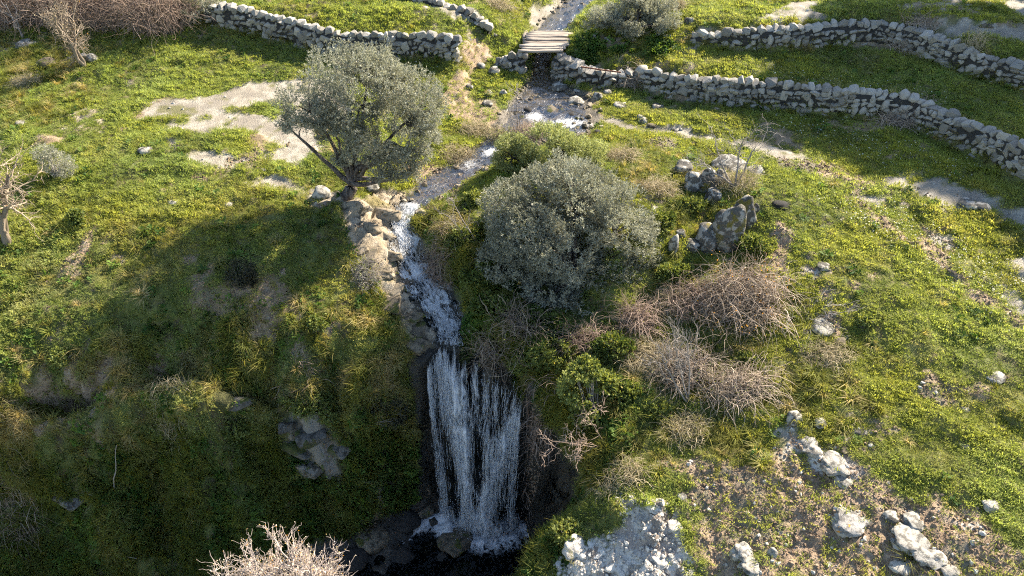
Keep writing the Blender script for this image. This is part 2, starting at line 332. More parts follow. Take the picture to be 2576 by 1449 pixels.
# ------------------------------------------------------------------ materials
class MT:
    """a small node-tree writer"""
    def __init__(s, name):
        s.m = bpy.data.materials.new(name); s.m.use_nodes = True; s.t = s.m.node_tree; s.n = s.t.nodes; s.l = s.t.links
        s.out = s.n['Material Output']; s.b = s.n['Principled BSDF']; s.b.inputs['Specular IOR Level'].default_value = .3
    def node(s, typ, **kw):
        nd = s.n.new(typ)
        for k, v in kw.items(): setattr(nd, k, v)
        return nd
    def put(s, sock, v):
        if isinstance(v, bpy.types.NodeSocket): s.l.new(v, sock)
        elif v is not None:
            if sock.type == 'RGBA' and len(v) == 3: v = (*v, 1)
            sock.default_value = v
    def attr(s, name, typ='GEOMETRY', out='Fac'):
        nd = s.node('ShaderNodeAttribute', attribute_type=typ, attribute_name=name); return nd.outputs[out]
    def pos(s): return s.node('ShaderNodeNewGeometry').outputs['Position']
    def objc(s): return s.node('ShaderNodeTexCoord').outputs['Object']
    def noise(s, vec, scale, detail=4, rough=.55, dist=0.0, out='Fac'):
        nd = s.node('ShaderNodeTexNoise'); s.put(nd.inputs['Vector'], vec); nd.inputs['Scale'].default_value = scale; nd.inputs['Detail'].default_value = detail
        nd.inputs['Roughness'].default_value = rough; nd.inputs['Distortion'].default_value = dist; return nd.outputs[out]
    def voro(s, vec, scale, feature='F1', out='Distance', rnd=1.0):
        nd = s.node('ShaderNodeTexVoronoi', feature=feature); s.put(nd.inputs['Vector'], vec); nd.inputs['Scale'].default_value = scale; nd.inputs['Randomness'].default_value = rnd; return nd.outputs[out]
    def math(s, op, a, b=None, c=None, clamp=False):
        nd = s.node('ShaderNodeMath', operation=op, use_clamp=clamp); s.put(nd.inputs[0], a); s.put(nd.inputs[1], b)
        if c is not None: s.put(nd.inputs[2], c)
        return nd.outputs[0]
    def ramp(s, f, a, b, c0=0.0, c1=1.0):
        nd = s.node('ShaderNodeMapRange', interpolation_type='SMOOTHSTEP'); s.put(nd.inputs['Value'], f); nd.inputs['From Min'].default_value = a; nd.inputs['From Max'].default_value = b
        nd.inputs['To Min'].default_value = c0; nd.inputs['To Max'].default_value = c1; return nd.outputs[0]
    def mix(s, f, a, b, blend='MIX'):
        nd = s.node('ShaderNodeMix', data_type='RGBA', blend_type=blend); s.put(nd.inputs[0], f); s.put(nd.inputs[6], a); s.put(nd.inputs[7], b); return nd.outputs[2]
    def bump(s, h, strength=.5, dist=.02, normal=None):
        nd = s.node('ShaderNodeBump'); s.put(nd.inputs['Height'], h); nd.inputs['Strength'].default_value = strength; nd.inputs['Distance'].default_value = dist
        if normal is not None: s.put(nd.inputs['Normal'], normal)
        return nd.outputs[0]
    def scale(s, vec, v):
        nd = s.node('ShaderNodeVectorMath', operation='MULTIPLY'); s.put(nd.inputs[0], vec); nd.inputs[1].default_value = v; return nd.outputs[0]
    def done(s, base=None, rough=None, normal=None):
        s.put(s.b.inputs['Base Color'], base); s.put(s.b.inputs['Roughness'], rough)
        if normal is not None: s.put(s.b.inputs['Normal'], normal)
        return s.m

def lerp3(m, a, b):
    a = np.asarray(a, float); b = np.asarray(b, float); m = np.asarray(m)[..., None]; return a * (1 - m) + b * m
def ground_colours():
    """what the ground is made of at each of its points: turf earth, soil, limestone, wet rock"""
    big = fbm(XX, YY, 3.0, 101, 3); mid = fbm(XX, YY, .7, 102, 3); fine = fbm(XX, YY, .16, 103, 2); vf = hash2(np.arange(XX.size).reshape(XX.shape), np.zeros(XX.shape), 3)
    jag = (fbm(XX, YY, 1.5, 104, 5, .7) - .5)
    c = lerp3(sstep(.35, .65, mid), (.145, .155, .045), (.105, .13, .034)); c = lerp3(sstep(.5, .75, fine), c, (.11, .085, .05)); c = lerp3(sstep(.4, .7, big) * .5, c, (.17, .16, .05))
    def edge(M, k, lo=.42, hi=.58): return sstep(lo, hi, M + jag * k + (fine - .5) * k * .5)
    soil = lerp3(sstep(.3, .7, fine), (.235, .165, .105), (.35, .26, .175)); soil = lerp3(sstep(.55, .7, mid), soil, (.19, .165, .11))
    pale = lerp3(sstep(.3, .7, fine), (.27, .24, .185), (.38, .345, .28)); pale = lerp3(sstep(.48, .7, mid), pale, (.25, .22, .175)); pale = lerp3(sstep(.62, .75, fbm(XX, YY, .5, 111, 3)), pale, (.16, .15, .07))
    white = lerp3(vf, (.52, .48, .41), (.66, .62, .545)); white = lerp3(sstep(.50, .62, fbm(XX, YY, .45, 112, 3)), white, (.34, .29, .245)); white = lerp3(sstep(.62, .72, fbm(XX, YY, .3, 113, 2)), white, (.25, .205, .165))
    slab = lerp3(sstep(.3, .7, fine), (.27, .22, .15), (.40, .345, .26)); slab = lerp3(sstep(.55, .7, mid), slab, (.19, .16, .07))
    face = lerp3(sstep(.35, .65, fine), (.12, .11, .095), (.24, .225, .195)); face = lerp3(sstep(.5, .62, mid), face, (.08, .08, .03))
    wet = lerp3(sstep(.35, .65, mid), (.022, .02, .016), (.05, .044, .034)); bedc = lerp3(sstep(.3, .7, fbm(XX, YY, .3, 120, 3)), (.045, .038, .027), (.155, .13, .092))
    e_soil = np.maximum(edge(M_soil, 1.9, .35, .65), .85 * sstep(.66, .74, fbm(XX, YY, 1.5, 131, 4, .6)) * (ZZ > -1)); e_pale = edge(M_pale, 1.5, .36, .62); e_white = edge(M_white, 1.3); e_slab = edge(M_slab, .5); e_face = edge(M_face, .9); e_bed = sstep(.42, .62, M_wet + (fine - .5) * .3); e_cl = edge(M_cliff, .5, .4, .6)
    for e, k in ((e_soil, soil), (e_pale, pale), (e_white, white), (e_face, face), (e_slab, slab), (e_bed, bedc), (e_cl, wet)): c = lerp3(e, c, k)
    bare = np.maximum.reduce([e_pale, e_white, e_slab, e_face * .85, e_bed, e_cl]); stone = np.maximum(e_slab * .25, e_pale * .12)
    return c, bare, e_soil, stone, np.maximum(e_bed, e_cl)
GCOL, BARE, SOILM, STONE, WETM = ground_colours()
def ground_material():
    t = MT('ground'); p = t.pos(); c = t.attr('ground_colour', out='Vector')
    n = t.noise(p, 26, 2, .65)
    crack = t.ramp(t.voro(t.mix(.16, p, t.noise(p, 3.0, 1, .5, 0, 'Color'), 'ADD'), 2.7, 'DISTANCE_TO_EDGE'), .0, .04)
    dark = t.math('MULTIPLY', t.math('SUBTRACT', 1.0, crack), t.attr('stone'))
    c = t.mix(t.math('MULTIPLY', dark, .45), c, (.07, .055, .035)); c = t.mix(t.ramp(n, .3, .7, .0, .5), c, t.mix(1.0, c, (.55, .52, .5), 'MULTIPLY'))
    return t.done(c, t.math('SUBTRACT', .9, t.math('MULTIPLY', t.attr('wetness'), .45)), t.bump(n, .7, .05))
MAT = {}
MAT['ground'] = ground_material()

def leaf_material(name, a, b, trans=.45, rough=.5, source='GEOMETRY', dry=None, spec=.25, thru=(1.35, 1.25, .6)):
    """thin leaves: light passes through; 'tint' x = light/dark, y = dryness, z = hue"""
    t = MT(name); tn = t.node('ShaderNodeAttribute', attribute_type=source, attribute_name='tint'); sp = t.node('ShaderNodeSeparateXYZ'); t.put(sp.inputs[0], tn.outputs['Vector'])
    c = t.mix(sp.outputs[0], a, b)
    if dry: c = t.mix(sp.outputs[1], c, dry)
    c = t.mix(t.math('MULTIPLY', sp.outputs[2], .6), c, t.mix(1.0, c, (1.25, 1.0, .45), 'MULTIPLY'))
    t.put(t.b.inputs['Base Color'], c); t.b.inputs['Roughness'].default_value = max(rough, .6); t.b.inputs['Specular IOR Level'].default_value = spec * .45
    tr = t.node('ShaderNodeBsdfTranslucent'); t.put(tr.inputs[0], t.mix(1.0, c, thru, 'MULTIPLY'))
    mx = t.node('ShaderNodeMixShader'); mx.inputs[0].default_value = trans; t.l.new(t.b.outputs[0], mx.inputs[1]); t.l.new(tr.outputs[0], mx.inputs[2]); t.l.new(mx.outputs[0], t.out.inputs[0])
    return t.m

# ------------------------------------------------------------------ the ground
st = sstep(1.2, 2.6, smooth(SLOPE, 3)) * (YY < 16) * (YY > 6) * sstep(.3, .9, np.minimum(dF + .25, dW)); sy = (fbm(XX, ZZ * .8, .9, 301, 4, .6) - .5) * .95 + (cells(XX, ZZ, .55, 303) - .5) * .3; sx = (fbm(YY + 9, ZZ, .8, 302, 3) - .5) * .5
OFFX = st * sx; OFFY = st * sy               # rugged sideways relief of the steep banks
def build_ground():
    ny, nx = XX.shape
    V = np.stack((XX + OFFX, YY + OFFY, ZZ), -1).reshape(-1, 3)
    idx = np.arange(ny * nx).reshape(ny, nx); F = np.stack((idx[:-1, :-1], idx[:-1, 1:], idx[1:, 1:], idx[1:, :-1]), -1).reshape(-1, 4)
    me = mesh_np('ground', V, F, True, {'ground_colour': GCOL.reshape(-1, 3), 'stone': STONE.ravel(), 'wetness': WETM.ravel()}, [MAT['ground']])
    return tag(obj('ground', me), 'grassy hillside terrain with limestone patches cut by a ravine', 'ground', kind='structure')
build_ground()

# ------------------------------------------------------------------ dry-stone walls, bridge, boulders
def stone_material(name, a, b, spot, spot_lo=.56, spot_hi=.66, moss=None, moss_lo=.6, scale=5.0, warm=.5, orange=None):
    t = MT(name); p = t.objc(); rnd = t.node('ShaderNodeObjectInfo').outputs['Random']
    off = t.node('ShaderNodeVectorMath', operation='ADD'); t.put(off.inputs[0], t.pos()); t.put(off.inputs[1], t.math('MULTIPLY', rnd, 31.0))
    n = t.noise(off.outputs[0], scale, 4, .65); f = t.noise(off.outputs[0], scale * 6, 2, .6)
    c = t.mix(rnd, a, b); c = t.mix(t.ramp(f, .35, .7, 0, .45), c, t.mix(1.0, c, (.55, .52, .48), 'MULTIPLY'))
    c = t.mix(t.ramp(n, spot_lo, spot_hi), c, spot)
    if moss:
        up = t.node('ShaderNodeSeparateXYZ'); t.put(up.inputs[0], t.node('ShaderNodeNewGeometry').outputs['Normal'])
        mm = t.math('MULTIPLY', t.ramp(t.noise(off.outputs[0], scale * .45, 3), moss_lo, moss_lo + .06), t.ramp(up.outputs[2], -.3, .3)); c = t.mix(mm, c, moss)
    if orange: c = t.mix(t.ramp(t.noise(off.outputs[0], scale * 1.3, 2), .66, .70), c, orange)
    return t.done(c, .88, t.bump(t.math('ADD', n, t.math('MULTIPLY', f, .5)), .6, .03))
MAT['wall_stone'] = stone_material('wall_stone', (.175, .163, .14), (.385, .362, .315), (.085, .08, .068), .60, .70)
MAT['core'] = stone_material('core', (.04, .037, .032), (.04, .037, .032), (.025, .023, .02))  # near-black, puts the shade of the gaps between stones into colour
MAT['rock'] = stone_material('rock', (.075, .07, .058), (.13, .12, .10), (.33, .31, .265), .48, .55, scale=5.0)
MAT['rock_moss'] = stone_material('rock_moss', (.06, .056, .046), (.10, .093, .078), (.29, .27, .23), .50, .56, (.12, .10, .02), .535, scale=4.6)
MAT['rock_white'] = stone_material('rock_white', (.30, .28, .24), (.39, .365, .315), (.13, .12, .10), .46, .60, scale=8.0)
MAT['rock_orange'] = stone_material('rock_orange', (.31, .295, .27), (.36, .34, .31), (.14, .13, .115), .48, .60, scale=6.0, orange=(.50, .22, .03))
MAT['rock_brown'] = stone_material('rock_brown', (.11, .09, .064), (.175, .145, .10), (.045, .038, .026), .50, .62, (.06, .065, .015), .56, scale=6)
MAT['rock_slab'] = stone_material('rock_slab', (.22, .18, .125), (.32, .27, .195), (.10, .08, .05), .50, .62, scale=7)
MAT['rock_face'] = stone_material('rock_face', (.10, .093, .08), (.17, .158, .135), (.05, .045, .035), .48, .60, (.05, .06, .015), .52, scale=6)
MAT['chip'] = stone_material('chip', (.40, .375, .33), (.58, .55, .49), (.24, .22, .19), .5, .65, scale=8)
MAT['rock_dark'] = stone_material('rock_dark', (.022, .02, .018), (.045, .04, .034), (.012, .011, .01), .56, .66, scale=4)
MAT['soil_clod'] = stone_material('soil_clod', (.20, .14, .09), (.31, .23, .155), (.14, .10, .065), .5, .7, scale=9)

import bmesh
def hull_stone(seed, n=22, px=2.6):
    r = random.Random(seed); bm = bmesh.new()
    for k in range(n):
        v = Vector((r.gauss(0, 1), r.gauss(0, 1), r.gauss(0, 1))).normalized()
        m = (abs(v.x) ** px + abs(v.y) ** px + abs(v.z) ** px) ** (1 / px); v = v / m * r.uniform(.84, 1.0) * .5
        bm.verts.new(v)
    bmesh.ops.convex_hull(bm, input=bm.verts)
    for v in [v for v in bm.verts if not v.link_faces]: bm.verts.remove(v)
    me = bpy.data.meshes.new('stone'); bm.to_mesh(me); bm.free()
    lo = np.array([v.co for v in me.vertices]); ext = lo.max(0) - lo.min(0)
    for v in me.vertices: v.co = Vector((v.co.x / ext[0], v.co.y / ext[1], v.co.z / ext[2]))
    return me
STONES = [hull_stone(100 + k, 15 + k % 5 * 3, 2.6 + .7 * (k % 4)) for k in range(18)]
for me in STONES: me.materials.append(MAT['wall_stone'])
def put_stone(parent, loc, size, rot, name='stone', me=None):
    o = bpy.data.objects.new(name, me or random.choice(STONES)); o.location = loc; o.scale = size; o.rotation_euler = rot
    return link(o, parent)
def dry_wall(label, B, nb, hh, depth=.46, course=.155, wmin=.11, wmax=.36, cap=True, seed=1, settle=.05):
    rr = random.Random(seed); seg = np.linalg.norm(np.diff(B[:, :2], axis=0), axis=1); S = np.r_[0, np.cumsum(seg)]
    root = empty('dry_stone_wall', Vector(B[0])); tag(root, label, 'wall', kind='thing'); o0 = Vector(B[0])
    at = lambda s: (np.array([np.interp(s, S, B[:, k]) for k in range(3)]), np.array([np.interp(s, S, nb[:, k]) for k in range(2)]), float(np.interp(s, S, hh)))
    todo = []
    def place(s, z0, w, h, dj=0.0, d=None, tilt=.14):
        p, nn, H = at(s); q = at(min(s + .05, S[-1]))[0] - at(max(s - .05, 0))[0]; ang = math.atan2(q[1], q[0]); d = d or depth * rr.uniform(.9, 1.08)
        c = Vector((p[0] + nn[0] * (depth / 2 + dj), p[1] + nn[1] * (depth / 2 + dj), p[2] + z0 + h / 2 - settle)) - o0
        todo.append((c, (w * 1.13, d, h * 1.17), (rr.uniform(-tilt, tilt), rr.uniform(-tilt, tilt) * 2.2, ang + rr.uniform(-.16, .16)), rr.choice(STONES)))
    # courses that wander up and down, with now and then a stone two courses high
    blocked = []
    row = 0
    while row < 12:
        s = rr.uniform(-.1, 0.0); any_ = False; nxt = []
        while s < S[-1]:
            w = rr.uniform(wmin, wmax) * (.8 + .4 * vnoise(s, row * 3.1, 1.1, seed)); p, nn, H = at(s + w / 2); wob = .07 * math.sin(s * 1.3 + row * .6 + seed) + .04 * math.sin(s * 3.7 + row)
            z0 = row * course + wob * (row > 0); hcap = .16 if cap else .04
            if any(a - .02 < s + w / 2 < b_ for a, b_ in blocked): s += w * .5; continue
            if z0 + course * .6 < H - hcap:
                any_ = True; big = rr.random() < .2 and z0 + 2 * course < H - hcap
                if big: w = max(w, .26); nxt.append((s, s + w))
                place(s + w / 2, z0, w, course * (2.0 if big else rr.uniform(.85, 1.25)), rr.uniform(-.06, .04))
            s += w * .93
        blocked = nxt; row += 1
        if not any_: break
    if cap:
        s = 0.0
        while s < S[-1]:
            w = rr.uniform(.18, .38); H = at(s + w / 2)[2]; h = rr.uniform(.16, .27); place(s + w / 2, H - .19 + rr.uniform(-.03, .02), w, h, rr.uniform(-.05, .06), depth * rr.uniform(.7, 1.05), .28); s += w * rr.uniform(.88, 1.02)
    todo.sort(key=lambda k: (k[0] + o0 - Vector(CAM)).length); n = len(todo)
    for c, sz, ro, me in todo[:290]: put_stone(root, c, sz, ro, me=me)
    if n > 290:                              # the farthest stones, as one mass
        Vs = []; Fs = []; o = 0
        for c, sz, ro, me in todo[290:]:
            M = Matrix.LocRotScale(c, Euler(ro), sz); Vs += [M @ v.co for v in me.vertices]; Fs += [[o + i for i in f.vertices] for f in me.polygons]; o += len(me.vertices)
        me = mesh_np('stones', np.array(Vs), np.array(Fs), False, None, [MAT['wall_stone']]); obj('stones', me, root)['kind'] = 'stuff'
    # dark rubble filling, its near-black colour standing for shade in the gaps
    V = []; F = []; ss = np.linspace(0, S[-1], max(3, int(S[-1] / .4)))
    for s in ss:
        p, nn, H = at(s); a = .09; b = depth - .08; zt = max(H - .17, .05)
        for dd, z in ((a, -.2), (a, zt), (b, zt), (b, -.2)): V.append((p[0] + nn[0] * dd - o0.x, p[1] + nn[1] * dd - o0.y, p[2] + z - o0.z))
    for i in range(len(ss) - 1):
        for k in range(4): F.append((i * 4 + k, i * 4 + (k + 1) % 4, i * 4 + 4 + (k + 1) % 4, i * 4 + 4 + k))
    F += [(0, 1, 2, 3), (len(V) - 1, len(V) - 2, len(V) - 3, len(V) - 4)]
    me = mesh_np('rubble_core', V, np.array(F), False, None, [MAT['core']]); obj('rubble_core', me, root)
    return root, n
for nm, lab, seed in (('left', 'dry stone wall behind the lone olive tree, left of the plank bridge', 3), ('lower', 'long lower dry stone wall curving down to the right edge below the terrace', 4), ('upper', 'upper dry stone wall at top right, farther from the stream', 5)):
    B, nb, hh = WALL3[nm]; _, cnt = dry_wall(lab, B, nb, hh, seed=seed); print('wall', nm, cnt)
# low tumbled wall at the top, and walls beside the bridge
def wall_on(label, uv, zz, hh, seed, **kw):
    B = np.array([P(u, v, z) for (u, v), z in zip(uv, zz)]); d = np.gradient(B[:, :2], axis=0); d /= np.linalg.norm(d, axis=1)[:, None]; nb = np.stack((-d[:, 1], d[:, 0]), 1)
    return dry_wall(label, B, nb, np.array(hh), seed=seed, **kw)
wall_on('tumbled low stone wall at the top edge running down towards the stream', [(985,2),(1050,18),(1120,38),(1180,55),(1225,75)], [4.55,4.4,4.2,4.05,3.9], [.42,.45,.42,.38,.2], 8, course=.14)
wall_on('stone abutment wall under the left end of the plank bridge', [(1243,182),(1262,190),(1290,195),(1322,192)], [2.78,2.72,2.68,2.66], [.45,.62,.80,.86], 9, course=.17, depth=.6)
wall_on('mossy stone abutment wall under the right end of the plank bridge', [(1384,192),(1410,205),(1450,216),(1500,222),(1545,222),(1592,220)], [2.66,2.64,2.64,2.64,2.66,2.66], [.84,.8,.72,.62,.5,.55], 10, course=.17, depth=.6)

# plank bridge
def wood_material():
    t = MT('weathered_wood'); p = t.objc(); rnd = t.node('ShaderNodeObjectInfo').outputs['Random']
    n = t.noise(t.scale(t.pos(), (1.5, 30, 12)), 1.6, 3, .6); c = t.mix(rnd, (.22, .185, .15), (.36, .315, .26)); c = t.mix(t.ramp(n, .4, .7, 0, .7), c, (.15, .12, .10))
    return t.done(c, .85, t.bump(n, .5, .02))
MAT['wood'] = wood_material()
def plank_mesh(seed, L, W, H):
    r = random.Random(seed); N = 7; V = []; F = []
    for i in range(N + 1):
        x = (i / N - .5) * L; wv = W * (1 + r.uniform(-.08, .05)) * (.94 if i in (0, N) else 1); sag = -.02 * (1 - (2 * i / N - 1) ** 2) + r.uniform(-.008, .008); yo = r.uniform(-.012, .012)
        for a, b in ((-1, -.6), (-.8, -1), (.8, -1), (1, -.6), (1, .6), (.8, 1), (-.8, 1), (-1, .6)): V.append((x, yo + a * wv / 2, sag + b * H / 2))
    for i in range(N):
        for k in range(8): F.append((i * 8 + k, i * 8 + (k + 1) % 8, i * 8 + 8 + (k + 1) % 8, i * 8 + 8 + k))
    me = mesh_np('plank', V, [np.array(F), np.array([tuple(range(8))[::-1], tuple(range(N * 8, N * 8 + 8))])], False, None, [MAT['wood']]); return me
deck = P(1366, 130, 3.56)
br = tag(empty('plank_bridge', Vector(deck)), 'weathered plank footbridge over the stream between two stone abutments', 'bridge')
yk = 0.0
for k in range(10):
    W = random.uniform(.15, .22) if k != 5 else .3; L = 1.75 + random.uniform(-.15, .18); H = random.uniform(.06, .09)
    o = obj('plank', plank_mesh(40 + k, L, W, H), br, (random.uniform(-.1, .1) + .42 * (k / 9), yk + W / 2, .02 * math.sin(k * 1.3) + random.uniform(-.012, .02)))
    o.rotation_euler = (random.uniform(-.06, .06), random.uniform(-.015, .015), random.uniform(-.035, .035)); yk += W + random.uniform(.02, .07)
for s_ in (-1, 1):
    o = obj('bearer_beam', plank_mesh(60 + s_, yk + .3, .2, .18), br, (s_ * .62, yk / 2, -.15)); o.rotation_euler = (0, 0, math.pi / 2)
MAT['rust'] = stone_material('rust', (.16, .06, .035), (.18, .07, .04), (.08, .035, .02))
def tube(name, path, radii, sides, mat, parent=None, tint=None):
    V, F = tube_np(np.asarray(path, float), np.asarray(radii, float), sides); return obj(name, mesh_np(name, V, F, True, None, [mat]), parent)
def tube_np(path, rad, sides):
    n = len(path); T = np.gradient(path, axis=0); T /= np.linalg.norm(T, axis=1)[:, None] + 1e-9
    ref = np.array((0.3, 0.2, .93)) if abs(T[:, 2]).mean() < .8 else np.array((.95, .3, 0.1))
    A = np.cross(T, ref); A /= np.linalg.norm(A, axis=1)[:, None] + 1e-9; Bv = np.cross(T, A)
    a = np.arange(sides) * 2 * math.pi / sides
    V = path[:, None, :] + rad[:, None, None] * (np.cos(a)[None, :, None] * A[:, None, :] + np.sin(a)[None, :, None] * Bv[:, None, :])
    i = np.arange(n - 1)[:, None] * sides; k = np.arange(sides)[None]; k2 = (k + 1) % sides
    F = np.stack((i + k, i + k2, i + sides + k2, i + sides + k), -1).reshape(-1, 4)
    return V.reshape(-1, 3), F
pa, pb = P(1462, 168, 3.32), P(1562, 182, 3.28)
tag(tube('iron_pipe', [pa, (pa + pb) / 2 + (0, 0, -.01), pb], [.025] * 3, 8, MAT['rust']), 'thin rusty iron pipe lying along the wall right of the bridge', 'pipe')

# boulders
def boulder_mesh(seed, sub=3, rough=.3, cuts=5, lumps=0):
    r = random.Random(seed); bm = bmesh.new(); bmesh.ops.create_icosphere(bm, subdivisions=sub, radius=.5)
    V = np.array([v.co for v in bm.verts]); F = np.array([[v.index for v in f.verts] for f in bm.faces]); bm.free()
    for _ in range(cuts):                    # flat broken faces
        n = np.array((r.gauss(0, 1), r.gauss(0, 1), r.gauss(0, .8))); n /= np.linalg.norm(n); d = r.uniform(.30, .42); h = V @ n; V = V - np.where(h > d, (h - d) * .85, 0)[:, None] * n
    nn = V / (np.linalg.norm(V, axis=1)[:, None] + 1e-9); o = r.uniform(0, 50)
    def n3(s, k): return (vnoise(V[:, 0] + o, V[:, 1] + o, s, seed + k) + vnoise(V[:, 1] + o, V[:, 2] + o, s, seed + k + 1) + vnoise(V[:, 2] + o, V[:, 0] + o, s, seed + k + 2)) / 3 - .5
    V = V + nn * (n3(.45, 1) * rough * 1.3 + n3(.2, 5) * rough * .7 + n3(.09, 9) * rough * .35)[:, None]
    if lumps: V = V + nn * (np.abs(n3(.25, 21)) * -lumps)[:, None]
    V = V / (V.max(0) - V.min(0))
    return mesh_np('boulder', V, F, sub > 3)
def block_mesh(seed):
    h = hull_stone(seed, 13, 5.0); bm = bmesh.new(); bm.from_mesh(h); bmesh.ops.bevel(bm, geom=bm.edges[:], offset=.035, segments=1, affect='EDGES'); bmesh.ops.triangulate(bm, faces=bm.faces[:]); bmesh.ops.subdivide_edges(bm, edges=bm.edges[:], cuts=2, use_grid_fill=True)
    r = random.Random(seed); o = r.uniform(0, 40)
    for v in bm.verts:
        k = (vnoise(v.co.x + o, v.co.y + v.co.z, .3, seed)[()] + vnoise(v.co.z + o, v.co.x - v.co.y, .12, seed + 1)[()] * .5 - .75); v.co *= 1 + .10 * float(k)
    me = bpy.data.meshes.new('block'); bm.to_mesh(me); bm.free(); return me
BLK = [block_mesh(390 + k) for k in range(7)]
BM = [boulder_mesh(300 + k, 3, .30, 8 + k % 4) for k in range(10)]
BMS = [boulder_mesh(340 + k, 2, .36, 6) for k in range(8)]
BML = [boulder_mesh(360 + k, 4, .40, 7, .22) for k in range(4)]
def mat_copy(me, mat):
    key = me.name + mat.name
    if key not in MATC: m = me.copy(); m.materials.append(mat); MATC[key] = m
    return MATC[key]
MATC = {}
def boulder(u, v, wpx, hpx, label, mat='rock', depth=1.0, sink=.32, group=None, rz=None, tilt=(0, 0), name='boulder', set_=None, k=None, cat='boulder', push=.35):
    """centre-bottom of the stone at (u, v), its width and height on the photograph grid"""
    g = ground(u, v); g = g + np.array((float(gz(g[0], g[1], OFFX)[0]), float(gz(g[0], g[1], OFFY)[0]), 0)); t = np.linalg.norm(g - CAM) ; w_ = wpx * t / FPX; el = math.asin((CAM[2] - g[2]) / t); dpt = w_ * depth
    kk = 1.16 if 1690 < u < 1925 and 420 < v < 650 else .84; wpx *= kk; hpx *= kk; h_ = max((hpx * t / FPX - dpt * math.sin(el) * .55) / math.cos(el), w_ * .35)
    o = obj(name, mat_copy((set_ or BM)[random.randrange(len(set_ or BM)) if k is None else k], MAT[mat]))
    o.location = (g[0], g[1] + dpt * push, g[2] + h_ * (.5 - sink)); o.scale = (w_, dpt, h_ * 1.1); o.rotation_euler = (tilt[0], tilt[1], random.uniform(-.5, .5) if rz is None else rz)
    return tag(o, label, cat, group)
boulder(364, 390, 36, 30, 'single pale boulder casting a shadow on the grass of the left meadow')
boulder(936, 482, 34, 34, 'rounded grey boulder beneath the olive tree by the stream', 'rock')
boulder(800, 500, 46, 46, 'pale broken rock at the foot of the olive trunk', 'rock_white', depth=.8)
boulder(822, 498, 22, 24, 'smaller pale rock wedged between the olive trunk and a broken rock', 'rock_white', name='boulder')
boulder(1738, 480, 44, 56, 'slanted white and black rock, leftmost of the upper rock cluster', 'rock', tilt=(.1, .55), k=1)
boulder(1782, 482, 44, 66, 'upright rock with yellow moss on its upper half in the upper cluster', 'rock_moss', k=2)
boulder(1790, 515, 44, 44, 'blotched rock below the yellow mossed rock of the upper cluster', 'rock')
boulder(1812, 462, 34, 40, 'dark blotched rock right of the yellow mossed rock under dead branches', 'rock')
boulder(1845, 432, 84, 40, 'broad flat grey rock behind the dead branches of the upper cluster', 'rock')
boulder(1908, 440, 56, 26, 'low flat grey slab on the grass right of the upper cluster', 'rock')
boulder(1722, 440, 46, 36, 'half buried grey rock at the upper left of the rock cluster', 'rock')
boulder(1870, 568, 70, 96, 'tall boulder with a yellow lichen flank, highest of the lower cluster', 'rock_moss', k=3)
boulder(1832, 632, 80, 124, 'largest mossy boulder with a knob on top in the lower cluster', 'rock_moss', k=4, depth=.8)
boulder(1822, 575, 38, 50, 'pale knob of rock capping the largest mossy boulder', 'rock', k=5, sink=.3)
boulder(1770, 632, 74, 74, 'rounded mossy boulder left of the largest boulder', 'rock_moss', k=6)
boulder(1742, 636, 38, 38, 'small blotched rock at the left foot of the rounded mossy boulder', 'rock')
boulder(1694, 640, 30, 58, 'narrow pale rock standing in grass beside the central olive bush', 'rock', k=7)
boulder(1715, 600, 30, 26, 'dark little rock left of the lower boulder cluster', 'rock_moss')
boulder(1900, 535, 18, 26, 'little pale stone behind the tall lichen boulder', 'rock')
boulder(1972, 528, 44, 22, 'dark wedge of rock jutting from the meadow edge', 'rock_dark')
boulder(2066, 842, 66, 44, 'grey rock caught under a dead branch on the right meadow', 'rock')
boulder(2118, 868, 30, 28, 'small dark grey boulder downhill of the rock with the dead branch', 'rock_brown')
boulder(2160, 1350, 92, 66, 'large white boulder with orange lichen on the brown soil', 'rock_orange', set_=BML, k=0)
boulder(1870, 1416, 52, 54, 'white boulder, left of two touching ones near the bottom edge', 'rock_white', set_=BML, k=1)
boulder(1894, 1448, 56, 40, 'white boulder, lower of two touching ones near the bottom edge', 'rock_white', set_=BML, k=2)
boulder(1946, 1402, 24, 30, 'small pointed white stone right of the two touching boulders', 'rock_white')
boulder(2048, 1148, 56, 48, 'elongated white rock at the top of the brown soil', 'rock_white', rz=-.6, set_=BML, k=3)
boulder(2108, 1192, 70, 48, 'knobbly white rock group where the brown soil starts', 'rock_white', set_=BML, k=1)
boulder(2126, 1222, 40, 26, 'flat whitish rock tongue below the knobbly white rock', 'rock_white')
boulder(1998, 1068, 40, 50, 'long grey rock lying in grass above the white patches', 'rock', rz=.9)
boulder(2002, 1034, 24, 26, 'pale brown stone in grass uphill of the long grey rock', 'rock_brown')
boulder(2068, 1078, 30, 32, 'grey stone half hidden in tall grass right of the long grey rock', 'rock')
boulder(2166, 1098, 44, 26, 'low grey rock in the meadow right of the white rocks', 'rock')
boulder(2130, 1142, 22, 16, 'thin reddish stone tipped on the grass beside the white rock', 'rock_brown')
boulder(2312, 1332, 56, 28, 'white rock right of the orange lichened boulder', 'rock_white', set_=BML, k=0)
boulder(2246, 1316, 32, 32, 'mottled grey stone between the lichened boulder and the white rock', 'rock')
boulder(2270, 1352, 40, 30, 'rough whitish stone below the mottled grey stone', 'rock_white')
boulder(2300, 1398, 92, 36, 'long white flat rock above a green grass patch', 'rock_white', set_=BML, k=2)
boulder(2350, 1430, 70, 38, 'white rock partly covered by soil near the bottom right', 'rock_white', set_=BML, k=3)
boulder(2275, 1446, 50, 28, 'whitish rock at the bottom edge left of the soil covered one', 'rock_white')
boulder(2398, 1452, 40, 26, 'small white rock at the bottom edge under the soil covered one', 'rock_white')
